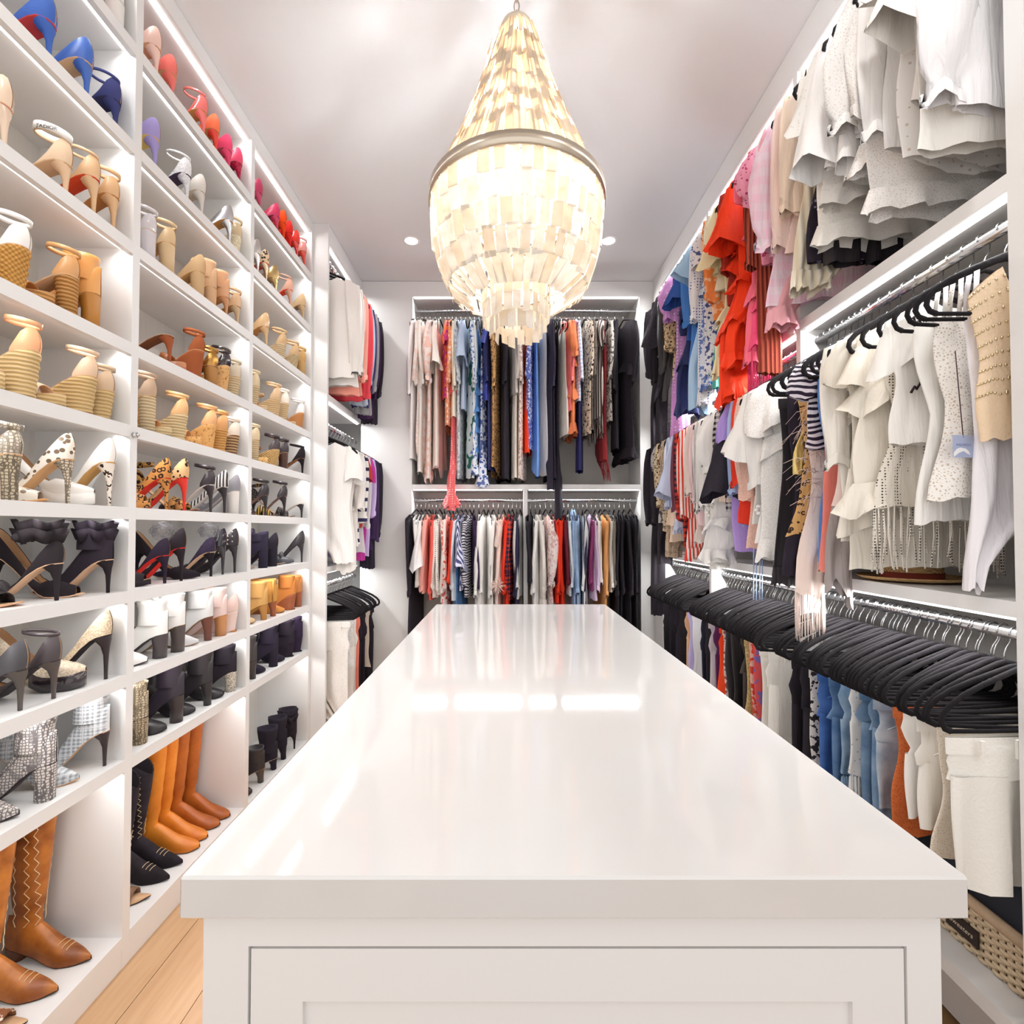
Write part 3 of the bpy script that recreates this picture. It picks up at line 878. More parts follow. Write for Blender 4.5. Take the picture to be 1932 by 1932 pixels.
cell(1, 0, '''pump;3f62ae/tex;3f62ae/tex;b33838;H10+rd;t;furry blue pump with toe out
pump;3f62ae/tex;3f62ae/tex;b33838;H10+rd;h;furry royal blue pump with a red lining
pump;3b66b8@s;3b66b8@s;c9a27c;;h;cobalt blue satin pump with wide curved counter
sling;3f4374@v;3f4374@v;2e2e50;H9+pe;h;navy suede slingback pump at the upright''', 1.22, 1.575)
cell(1, 1, '''pump;a79ad2@v;a79ad2@v;d2b25e;P2;h;lilac suede pump with gold platform
sling;cfccd0/glitter/ffffff;cfccd0/glitter/ffffff;3a2a40;P1;t;silver crystal-covered slingback with toe out
sling;d6d3d6/glitter/ffffff;d6d3d6/glitter/ffffff;3a2a40;;h;silver glitter slingback covered in crystals
pump;d9d2c9@s;d9d2c9@s;b5a48e;;h;pale grey satin pump with crystal straps
pump;d5d5d8@m;d5d5d8@m;a8743f;;t;silver metallic pump with toe out
pump;cfd0d4@m;cfd0d4@m;a8743f;;h;bright silver metallic leather pump
wedge;d9c29a@s;d8c7a2/glitter/fff4d8;b58a58;H9+P2;h;gold glitter espadrille wedge with ankle strap''')
cell(1, 2, '''pump;cfcbc8@m;cfcbc8@m;8d6d50;;h;silver metallic pump at the far column's upright
pump;e6c9a5/spots/3a2f28;b9a68d@m;d43a24;;h;nude pump with dark spikes and a red sole
pump;cdb27c@m;cdb27c@m;8d6d50;H8;h;soft gold pump with low thin heel
sling;cdb27c@m;cdb27c@m;8d6d50;H8;t;soft gold slingback with toe out
sling;dfa890@s;d9a58a@s;d43a24;;h;rose gold slingback with a red sole
sandal;d2b187@m;d2b187@m;8d6d50;H9+th;t;thin-strapped gold sandal with toe out
pump;cfae82@s;cfae82@s;8d6d50;H10;h;champagne satin pump at the far post''')
cell(2, 0, '''pump;e8cdb4@p;e8cdb4@p;c99372;;h;glossy nude patent pump at the frame edge
sling;e2c6a7@v;d9b795@s;c9a27c;H9;t;beige slingback with toe out
sling;e2c6a7@v;e0bd98@s;c9a27c;H9+txt;h;nude slingback with a lettered white ribbon strap
sling;dcb489@s;dcb489@s;c8401c;H11;h;nude leather slingback with orange-red sole
sandal;d9ae7f@s;d9ae7f@s;b5763c;H11+th;h;tan patent sandal with buckled ankle strap''', 1.22, 1.575)
cell(2, 1, '''sandal;d5cfd2@x;dcd6da@x;cfc2b0;H10+bl;h;clear lucite block-heeled sandal
sandal;d7b88d@s;d7b88d@s;b58a58;H11+bl+P2;h;tall beige block-heeled sandal
sandal;d0b086@v;d0b086@v;b58a58;H10+bl+x2;t;taupe double-strap sandal with toe out
pump;cdac83@v;cdac83@v;b58a58;H10+bl+rd+toebow;h;taupe suede block-heel pump with bow
bootie;d9b18b@v;d9b18b@v;b58a58;H9+bl+pe+tie;h;beige suede peep-toe ankle boot with laces
bootie;d6a177@s;c88f62@s;b5763c;H9+pe;h;tan leather cut-out ankle boot
sandal;d8b48c@s;cdb08a@s;a8743f;H9;h;nude pump-heeled sandal with white ankle strap''')
cell(2, 2, '''pump;cda672@s;cda672@s;a8743f;;t;caramel pump tight against the upright, toe out
pump;dcb584@p;dcb584@p;a8743f;P1;h;glossy beige patent pump
sandal;d8b48c@s;d8b48c@s;a8743f;H9;t;flesh-coloured sandal with toe out
wedge;cfae86@v;d6c3a0/rope/b39a72;b58a58;H9+P2;h;tan-strapped rope wedge beside the beige patent pump
wedge;c98d5e@s;d6c3a0/rope/b39a72;b58a58;H9+P2;t;rust-strapped rope wedge with toe out
wedge;cfae86@v;d8c49e/weave/b39a72;b58a58;H9+P2;h;woven straw wedge in the far column
sandal;c9a26b@v;c9a26b@v;b58a58;H9+bl;h;camel suede block-heeled sandal at the far post''')
cell(3, 0, '''wedge;f0ece8@s;dba75b/weave/a8702f;e0c4a8;H10+P3;t;wicker wedge with white strap, toe out
wedge;f0ece8@s;dba75b/weave/a8702f;e0c4a8;H11+P2;h;golden wicker wedge with a white slingback strap
wedge;c98d55@s;c9955a/rope/94642c;e0c4a8;H9+P3;t;braided brown platform with toe out
sandal;d09a62@s;c9955a/rope/94642c;c9a27c;H11+bl+P3+ph;h;raffia block-heeled platform with tan strap
bootie;e09f57@s;bd8034@s;a8743f;H10+bl+pe+zip;h;woven tan leather peep-toe boot with wooden heel
mule;d7a973@s;a8743f@s;a8743f;H2+th+lo;t;flat tan strap sandal lying at the upright''', 1.20, 1.575)
cell(3, 1, '''sandal;a86a3c@s;8a4f2c@s;6d3f24;H10+x2+stud;t;brown studded sandal with toe out
mule;8d4a2e@s;9a5434@v;6d3f24;H10+P2+stud;h;brown studded leather mule with slim heel
wedge;b06c3e@s;b5724a@s;6d3f24;H9+P3;t;brown leather wedge with toe out
wedge;9c5632@v;9c5632@v;6d3f24;H11+P2;h;chestnut suede wedge sandal with pale piping
sandal;b98d4f@m;b07c3c@s;6d3f24;H8+bl+P2;h;gold-trimmed sandal with caramel block heel
wedge;2c2226@p;d9a970/cork/a87540;8a6040;H11+P3+pt;h;black patent wedge pump on cork heel
wedge;cfc0a8@s;d9c5a3/rope/b39a72;b58a58;H9+P3;h;cream rope wedge with white strap at the upright''')
cell(3, 2, '''wedge;d9c5a3@v;d6bf98/rope/b39a72;b58a58;H10+P2;h;pale rope wedge at the near side of the far column
wedge;d6b48c@s;e0c49c/rope/b39a72;b58a58;H10+P3;t;raffia wedge with peach strap, toe out
wedge;d6b48c@s;dcb98e/rope/b39a72;b58a58;H10+P3;h;big curved raffia wedge with buckled strap
wedge;f0e6d8@s;dcbf94/rope/b39a72;b58a58;H10+P2;h;rope wedge with white canvas strap
wedge;d9b187@s;d8c09a/rope/b39a72;b58a58;H9+P2;t;rope wedge with tan toe strap, toe out
wedge;f2eeea@s;b5763c@s;8a5a30;H10+pt;h;white pump on a stained wooden wedge''')
cell(4, 0, '''wedge;f3f0ec@s;dcc295/rope/b8965e;f0eee8;H8+P4;t;rope platform with white strap, toe out
wedge;f0b283@s;dcc295/rope/b8965e;8a5a34;H12+P3;h;tall rope wedge with apricot leather counter
wedge;e8c7a8@s;d6bd90/rope/b8965e;8a5a34;H10+P3;t;rope wedge with blush straps, toe out
wedge;e0bfa0@s;d3b88a/rope/b8965e;8a5a34;H11+P3;h;rope wedge sandal with blush ankle strap
wedge;cdb294@s;d6bd90/rope/b8965e;8a5a34;H9+P2+bow;h;rope wedge with big striped bow and buckled strap''', 1.22, 1.575)
cell(4, 1, '''sandal;bfa48c@v;dcc8a4/rope/b39a72;b58a58;H12+bl+P2;h;taupe suede sandal on a tall rope block heel
wedge;e3b17e@s;d8c296/rope/b39a72;b58a58;H9+P3;t;rope wedge with apricot ankle strap, toe out
wedge;dcae78@s;d8c296/rope/b39a72;b58a58;H10+P2;h;curved rope wedge with apricot straps
wedge;e0aa74@s;dba768/cork/a8743c;b58a58;H9+P3;t;cork platform wedge, toe out
wedge;e0aa74@s;dba768/cork/a8743c;b58a58;H10+P2;h;cork wedge with orange buckled strap
wedge;d79f63@s;d8a462/rope/a8783f;b58a58;H10+P3;h;honey rope wedge with tan looped strap
wedge;e6d9c8@s;b39268/hstripe/4a2c22/6;b58a58;H9+P2;h;brown and cream striped wedge mule''')
cell(4, 2, '''sandal;d9c5a3@v;d6bf98/rope/b39a72;b58a58;H10+bl;h;rope block heel at the upright beside a cork wedge
wedge;3a2c30@s;d8b070/cork/a87540;8a5a34;H8+P3;t;cork wedge with black tie straps, toe out
wedge;3a2c30@s;d6b27a/weave/a8804c;8a5a34;H9+P3;h;woven cork wedge with black straps
sandal;2f2528@s;4a2c22@s;8a5a34;H9+bl;h;black sandal with brown block heel
sandal;b5643a@s;b5643a@s;8a5a34;H5+bl;t;rust wooden low-heeled sandal
sling;1f191d@v;1f191d@v;8a5a34;H9;h;black suede slingback beside a low rope sandal''')
cell(5, 0, '''sandal;b8a88e/snake/4a3f34@s;b8a88e/snake/4a3f34;c9a27c;H10+x2;t;grey snakeskin sandal with toe out
sandal;d9cdbb/snake/6a5c4c@s;c4b59b/snake/3f352c;c9a27c;H11+fl;h;snakeskin sandal with flared heel and peach lining
peep;ece2d2/spots/7d6a52@s;ece2d2/spots/7d6a52;d9a066;P0;t;white snake-print peep-toe pump, toe out
pump;efe6d8/spots/6d5842/.9@s;d9cbb5/snake/54473a;d0a070;H12;h;white snake-print pump with dark snake heel
pump;f3efe9@s;f3efe9@s;8d6d50;H12+P3+rd+ph;t;white platform pump with its rounded toe out
pump;f5f1ea@s;f2e8dc/leopard/3a2418;c99a5c;H13;h;white leather pump with a leopard heel''', 1.19, 1.575)
cell(5, 1, '''peep;c98a4a/leopard/33201a;c98a4a/leopard/33201a;c8281c;P2;t;leopard peep-toe platform with red sole, toe out
pump;c98a4a/leopard/33201a;c98a4a/leopard/33201a;c8281c;H11;h;tan leopard pump at the upright
pump;dcb483/leopard/2c1c16/.8;e0301c@s;c8281c;H12;h;leopard pump with a bright red stiletto heel
sandal;c99a5c/leopard/2c1c16;c99a5c/leopard/2c1c16;6d3f24;H10+x2;t;leopard strappy sandal with bow, toe out
sandal;2b2228@s;2b2228@s;c9c0b8;H11+x2+dk;h;black strappy sandal with zipped ankle
peep;d8d4d0/stripe/3a3438/2;2b2228@s;c9c0b8;H11+P1;h;black and silver striped peep-toe pump
pump;8d8a90@s;e8e2dc@s;c9c0b8;H10+bl;h;grey satin pump with white block heel''')
cell(5, 2, '''sandal;241c20@s;241c20@s;6d5048;H10+x2+dk;t;black strappy sandal with knotted ties, toe out
sandal;241c20@s;241c20@s;6d5048;H10+x2+dk;h;black strappy sandal with gold buckle in the far column
sandal;2c2226/stripe/c9a24f/2;241c20@s;6d5048;H10+x2+dk;t;black and gold caged sandal, toe out
sandal;241c20@s;241c20@s;6d5048;H11+th+dk+stud;h;black studded cage sandal
sandal;2a2326/lace/d8d0c8;241c20@s;6d5048;H10+x2;t;black laser-cut sandal, toe out
mule;241c20@s;241c20@s;c9c0b8;H8+th;h;black thin-strapped mule at the far post''')
cell(6, 0, '''mule;2c272b@s;2c272b@s;d0a080;H8+x2+dk;t;black crossed mule at the frame edge
sandal;2c272b@s;2c272b@s;d0a080;H10+x2+bow;t;black leather sandal with large bow, toe out
dors;2e282c@v;2e282c@v;e0b795;H12+tie+ru;h;black suede heel with ruffled ankle scarf
peep;2a2428@v;2a2428@v;e0b795;H12+P0;t;black suede peep-toe with ankle scarf, toe out
bootie;312a33@v;2a2428@v;e0b795;H12+S7+pe+zip+ru;h;black suede ankle heel with gold zip and ruffled collar''', 1.20, 1.575)
cell(6, 1, '''peep;2a2428@v;2a2428@v;e0b795;H10+P2+toebow+pom;t;black satin peep-toe with knot and tulle pouf, toe out
dors;2b2130@v;2b2130@v;d8281c;H12+pom;h;black pump with red lining and tulle pouf
pump;2a2328@v;2a2328@v;d8281c;H12;h;matte black high-cut pump with beige lining
pump;231c22@v;231c22@v;2a2428;H11;t;black suede pointed pump, toe out
dors;2a2038/lace/5a5068;231c22@v;d9b08a;H12+pom;h;black lace pump with a big tulle pouf
pump;241d26@p;241d26@p;2a2428;H12;h;glossy black patent pump with slim heel
pump;2a2329@s;2a2329@s;2a2428;H12+stud;h;black leather pump with crystal studs''')
cell(6, 2, '''sandal;c9ae86@s;2a2428@s;6d5048;H9+bl+x2;t;khaki strappy sandal with toe out
bootie;2b2637@v;2b2637@v;2a2428;H10+bl+pe+tie+S4;h;black velvet bow bootie with block heel
pump;2a2530@v;2a2530@v;2a2428;H10+bl;h;black suede block-heel pump
mule;2a2530@s;2a2530@s;2a2428;H8+bow;t;black bow mule with toe out
pump;4a4a50@s;2a2428@s;2a2428;H10+rd+toebow;t;dark grey satin loafer heel with bow, toe out
pump;2d282c@s;2d282c@s;2a2428;H11;h;black leather loafer pump at the far post''')
cell(7, 0, '''pump;4d4a4c@s;5d5650@s;3a3436;H10+rd;t;charcoal pump with cut-outs, toe out
pump;454347@s;554e49@s;3a3436;H10+rd;h;charcoal leather pump with open sides
sling;4a4144@s;544a46@s;3a3436;H10;h;dark brown metallic slingback with curved heel
pump;cbb49a/glitter/f4e6d0;2c2226@p;e0a070;H12+P4+ph+rd;t;gold glitter platform pump with black sole, toe out
pump;cdb193/glitter/f4e2c4;2c2226@s;2c2226;H13+P2+dk;h;gold glitter pump with slim black heel''', 1.21, 1.575)
cell(7, 1, '''bootie;f2efea@s;4a4244@s;4a4244;H8+bl+rd;t;white leather ankle boot with dark sole, toe out
bootie;f4f2ee@s;4a4244@s;4a4244;H9+bl+S9+zip+pull;h;white leather boot with zip and dark block heel
bootie;efedea@s;554a48@s;8d6d50;H10+bl+S8;h;white pointed bootie with dark stacked heel
bootie;d8d6d5@v;6d3f30@s;8d6d50;H9+S5;t;pale grey felt bootie, toe out
bootie;d9d7d6@v;6d3f30@s;8d6d50;H10+fl+S7;h;light grey felt bootie with brown flared heel
bootie;e8cdc6@v;c98d5a@s;b5763c;H9+bl+S8;h;blush suede bootie with wooden heel
peep;e9cfc6@v;e9cfc6@v;b5763c;H9+wg+toebow;h;blush suede peep-toe wedge with ruffled bow''')
cell(7, 2, '''bootie;cdb28a@v;c08a4c@v;8a5a34;H6+bl+S8+rd+pull;t;sand suede ankle boot at the near side, toe out
bootie;c99b5e@v;b9854a@v;8a5a34;H8+fl+S8+rd;h;khaki suede boot with stacked heel
bootie;d09a52@v;9c5632@s;8a5a34;H8+fl+S8+fr;h;tan fringed suede boot
bootie;c98a48@v;9c5a32@s;8a5a34;H8+wg+S8+rd;t;tan wedge boot, toe out
bootie;c98142@v;9c5632@s;8a5a34;H9+wg+S7;h;caramel suede wedge bootie
bootie;c07c3c@s;9c5632@s;8a5a34;H9+bl+S6+rd;h;cinnamon boot with white collar at the far post''')
cell(8, 0, '''bootie;e9dccb/leopard/6a3a20;e9dccb/leopard/6a3a20;2c2226;H9+bl+S9;h;leopard calf-hair boot at the frame edge
bootie;d9d2cc/snake/3a3034@s;d9d2cc/snake/3a3034;3a3034;H9+bl+S8;t;pointed snake-print bootie, toe out
bootie;dcd6d2/snake/38303a@s;dcd6d2/snake/3a3034;3a3034;H10+bl+S9;h;grey snake-print bootie with block heel
bootie;8f959c/plaid/d8dadc/3@s;2c2226@s;d9b08a;H11+S8;t;grey checked stiletto bootie, toe out
bootie;959ba2/plaid/e0e2e4/3@s;2c2226@s;d9b08a;H12+S9;h;grey houndstooth bootie with black stiletto heel''', 1.20, 1.575)
cell(8, 1, '''bootie;c9bba0/snake/5a4a38;bfae92/snake/5a4a38;2c2226;H9+bl+S8;h;beige snakeskin block-heeled boot
bootie;2b262a@s;2b262a@s;1f1a1e;H9+bl+S8+rd;t;black leather boot beside snakeskin, toe out
bootie;2c2530@s;3a3030@s;1f1a1e;H11+bl+S9+rd;h;tall black leather boot with dark block heel
bootie;2b2629@s;2b2629@s;1f1a1e;H9+bl+S8+rd;t;black boot with rounded toe pointing out
bootie;2a2529@s;2a2529@s;1f1a1e;H10+fl+S9+rd;h;black leather boot with a pearl button
bootie;282427@s;282427@s;1f1a1e;H8+bl+S9+sq;t;black square-toed moto boot, toe out
bootie;2b252d@v;8d8478/glitter/f4ead8;1f1a1e;H9+bl+S8;h;black suede bootie with glitter block heel''')
cell(8, 2, '''bootie;3a3433@s;3f3634@s;1f1a1e;H9+fl+S8;h;dark brown buckled boot at the near side
bootie;282330@v;282330@v;1f1a1e;H9+bl+S9+rd;t;black suede boot with bow, toe out
bootie;2a2432@v;2a2432@v;1f1a1e;H9+bl+S9;h;black suede boot with a grey bow cuff
bootie;26212e@v;26212e@v;1f1a1e;H9+bl+S8+rd;t;blue-black suede boot, toe out
bootie;29222c@v;29222c@v;1f1a1e;H9+wg+S8;h;black suede wedge boot
bootie;30243a@v;30243a@v;1f1a1e;H9+wg+S8+rd;h;plum-black suede boot at the far post''')
cell(9, 0, '''mule;8d5a3a/leopard/e8ded0;6d3f24@s;3a2418;H4+lo+pt;t;brown cut-out western mule with white inlays
cowboy;c47a34/worn/8a4a1c@s;6d3f24@s;3a2418;H4.5+lo+S43;t;near tan cowboy boot with cream stitching
cowboy;b9702e/worn/7d4218@s;6d3f24@s;3a2418;H4.5+lo+S44;t;farther tan cowboy boot with cream stitching''', ys=(1.33, 1.445, 1.565))
cell(9, 1, '''mule;7d5a42@s;6d4a34@s;3a2418;H4+lo+pt;t;brown western mule with tan embroidery
cowboy;2f2a30/worn/221d22@v;2a2428@s;1f1a1e;H4+lo+S30;t;near black suede cowboy boot with white stitching
cowboy;322c33/worn/221d22@v;2a2428@s;1f1a1e;H4+lo+S31;t;farther black suede cowboy boot with white stitching
boot;e08a2c/worn/cf7420@s;8a4f24@s;6d3f24;H3+lo+rd+S40+sl;t;near bright orange leather tall boot
boot;e28c30/worn/cf7420@s;8a4f24@s;6d3f24;H3+lo+rd+S40+sl;t;farther bright orange leather tall boot
boot;bb6726/worn/a0521c@s;7d4420@s;5d3218;H3+lo+rd+S43+sl;t;near cognac brown leather riding boot
boot;b86424/worn/a0521c@s;7d4420@s;5d3218;H3+lo+rd+S43+sl;t;farther cognac brown leather riding boot''', ys=(1.79, 1.915, 2.0, 2.09, 2.17, 2.25, 2.33))
cell(9, 2, '''bootie;3a2c30@s;3a2c30@s;1f1a1e;H5+lo+S7+rd;t;dark brown ankle boot on the bottom shelf
bootie;2c262a@s;4a4038@s;b58a58;H7+fl+S7+sl;h;slouchy black leather boot with stacked heel
bootie;2a2530@v;2a2530@v;c9b8a0;H6+fl+S13+sl;h;black suede boot folded over with crystal heel trim
bootie;29242e@v;29242e@v;1f1a1e;H8+fl+S12+sl;h;black suede slouch boot behind it
bootie;2b252d@v;2b252d@v;1f1a1e;H9+S11+sl+ru;h;black ruffled velvet boot with high heel''', 2.49, 3.02)

used_labels = set()
for row, c, items, a, b, ys in SHOES:
    y0, y1 = cells[c]
    n = len(items)
    a = a if a is not None else y0 + 0.075
    b = b if b is not None else y1 - 0.078
    gap = (CEIL - 0.075 if row == 0 else SHELF[row - 1]) - SHELF[row]
    for i, it in enumerate(items):
        typ, up, hl, so, opt, dirn, label = [q.strip() for q in it]
        y = ys[i] if ys else (a if n == 1 else a + (b - a) * i / (n - 1))
        assert label not in used_labels, label
        used_labels.add(label)
        t, L = place_shoe(y, SHELF[row], typ, up, hl, so, opt, label, dirn, 'shoes on the lit shoe wall', gap)
        if 'txt' in opt:                         # lettering on the ribbon strap
            SHOE_TXT = t
# ------------------------------------------------------------------ hangers and garments
def gtube(arr, capb=False):
    """numpy array (rows, around, 3) -> MB"""
    mb = MB(); m, n, _ = arr.shape
    mb.v = [tuple(p) for p in arr.reshape(-1, 3).tolist()]
    for j in range(m - 1):
        for i in range(n):
            k = (i + 1) % n
            mb.f.append((j * n + i, j * n + k, (j + 1) * n + k, (j + 1) * n + i))
    return mb
NECK = -0.078                                    # hanger neck below the rail centre
def hanger_meshes():
    hk = MB()
    pts = [(0, 0, NECK - 0.004), (0, 0, NECK + 0.022), (0.006, 0, NECK + 0.036), (0.017, 0, NECK + 0.052)]
    for k in range(9):
        a = -0.35 + k * (PI + 0.55) / 8
        pts.append((0.0195 * math.cos(a), 0, 0.0195 * math.sin(a)))
    hk.tube(pts, 0.0018, 5)
    fr = MB(); side = []
    prof = [(0.0, 0.0), (.020, -.004), (.060, -.020), (.110, -.040), (.160, -.064), (.195, -.088), (.212, -.108), (.216, -.126), (.208, -.141), (.192, -.148)]
    loop = [(x, 0, NECK + z) for x, z in prof]
    loop = [(-x, y, z) for x, y, z in reversed(loop)] + loop[1:]
    fr.tube(loop, 0.0078, 6, True, 0.62, (0, 1, 0))
    bar = MB().tube([(-.195, 0, NECK - .148), (-.1, 0, NECK - .150), (0, 0, NECK - .1505), (.1, 0, NECK - .150), (.195, 0, NECK - .148)], 0.0056, 6, True, 0.7, (0, 1, 0))
    return hk.mesh('hook'), fr.mesh('shoulder_frame'), bar.mesh('trouser_bar')
H_HOOK, H_FRAME, H_BAR = hanger_meshes()
VELVET = mat('#1d1a1d', 'tex', rough=0.95)
H_HOOK.materials.append(CHROME); H_FRAME.materials.append(VELVET); H_BAR.materials.append(VELVET)
def hanger(loc, rz, label, group):
    t = thing('clothes_hanger', label, 'hanger', loc, (0, 0, rz), group)
    link('hook', H_HOOK, None, t); link('shoulder_frame', H_FRAME, None, t); link('trouser_bar', H_BAR, None, t)
    return t
def body_rings(q, W, L, T, flare, k, amp, z0=0.0, shoulder=True, hemj=0.0, neckd=0.05, waist=0.9, v0=0.0, v1=1.0, m=15, n=40, slim=0.0):
    """flattened cloth tube hanging from the hanger; also gives a sampler for ruffles"""
    ph = [q.uniform(0, 6.28) for _ in range(6)]
    th = np.linspace(0, 2 * np.pi, n, endpoint=False)
    f = np.sign(np.cos(th)) * np.abs(np.cos(th)) ** 0.85; s = np.sin(th)
    def row(v, gx=0.0, gy=0.0, wob=None):
        Wv = W * float(np.interp(v, [0, .06, .2, .45, 1], [1, 1, .94 if shoulder else 1, waist, flare]))
        Tv = float(np.interp(v, [0, .08, .3, 1], [.006, .013, T * .8, T]))
        if shoulder:
            zt = -.012 - .092 * np.abs(f) ** 1.25 - neckd * np.clip(1 - (np.abs(f) / .34) ** 2, 0, 1)
        else:
            zt = z0 + 0 * f
        A = amp * min(1.0, .15 + v * 1.1)
        fold = A * (np.sin(k * f * 3.1 + ph[0] + 1.1 * v) + .55 * np.sin(k * f * 6.7 + ph[1] - .8 * v) + .3 * np.sin(k * f * 11 + ph[5]))
        x = f * (Wv + gx) + .010 * np.sin(9 * v + ph[2]) * (v ** .5) + .006 * np.sin(3 * f + 5 * v + ph[3])
        y = s * (Tv + gy) + fold * .62 + .35 * A * s * np.cos(k * f * 5 + ph[4])
        zb = -L + hemj * np.sin(2.3 * f + ph[3]) + .35 * hemj * np.sin(7 * f + ph[1]) + .004 * np.sin(14 * f + ph[4])
        z = zt + v ** 1.0 * (zb - zt)
        return np.stack([x, y, z + NECK], 1)
    vs = np.linspace(v0, v1, m) ** 1.15
    return np.array([row(v) for v in vs]), row, f, s, th
def sleeve_arr(q, side, W, Ls, kind, out=0.015):
    n, m = 14, 13
    th = np.linspace(0, 2 * np.pi, n, endpoint=False); rows = []
    ph = q.uniform(0, 6.28); ph2 = q.uniform(0, 6.28)
    for j in range(m):
        t = j / (m - 1)
        rx = {'L': np.interp(t, [0, .15, .6, .93, 1], [.050, .056, .046, .034, .036]), 'B': np.interp(t, [0, .2, .6, 1], [.046, .052, .066, .112]),
              'P': np.interp(t, [0, .15, .5, .86, .93, 1], [.040, .068, .085, .06, .032, .044]), 'S': np.interp(t, [0, .3, 1], [.046, .058, .062])}[kind]
        ry = rx * (.34 if kind in 'LS' else .42)
        amp = {'L': .006, 'B': .014 * t, 'P': .010, 'S': .005}[kind]
        cx = side * (W * .90 + out * math.sin(t * 2.6) + (.03 if kind in 'BP' else 0.012) * t)
        z = -.070 - Ls * t; tilt = .55 * (1 - t) if t < .4 else .35 * (1 - t)
        cy = .012 * math.sin(3 * t + ph2)
        x = cx + rx * np.cos(th) + amp * np.sin(5 * th + ph + 3 * t)
        y = cy + ry * np.sin(th) + amp * .8 * np.cos(4 * th + ph + 6 * t)
        zz = z - tilt * rx * np.cos(th) * side + .012 * np.sin(2 * th + ph) * t * (2.4 if kind == 'B' else 1)
        rows.append(np.stack([x, y, zz + NECK], 1))
    return np.array(rows)
def flounce(row, f, s, th, v, dz, spread, k, q, n_rows=5):
    rows = []; ph = q.uniform(0, 6.28)
    nf = len(f)
    for j in range(n_rows):
        t = j / (n_rows - 1)
        base = row(v, .004 + spread * t * .55, .010 + spread * t * .35)
        w = spread * t * (np.sin(k * th + ph) * .55 + .3 * np.sin(2.3 * k * th + ph))
        base[:, 0] += w * .5 * np.cos(th); base[:, 1] += w * np.where(np.abs(s) > .05, s, .3)
        base[:, 2] += -dz * t + .35 * spread * t * np.sin(k * .5 * th + ph * 2)
        rows.append(base)
    return np.array(rows)
GCAT = {'top': ('blouse', 'top'), 'knit': ('sweater', 'sweater'), 'dress': ('dress', 'dress'), 'gown': ('dress', 'dress'), 'cami': ('camisole', 'top'), 'skirt': ('skirt', 'skirt'),
        'pants': ('trousers', 'trousers'), 'shorts': ('shorts', 'shorts'), 'coat': ('coat', 'coat'), 'jeans': ('jeans', 'jeans'), 'tee': ('tee_shirt', 'shirt'), 'cardi': ('cardigan', 'cardigan')}
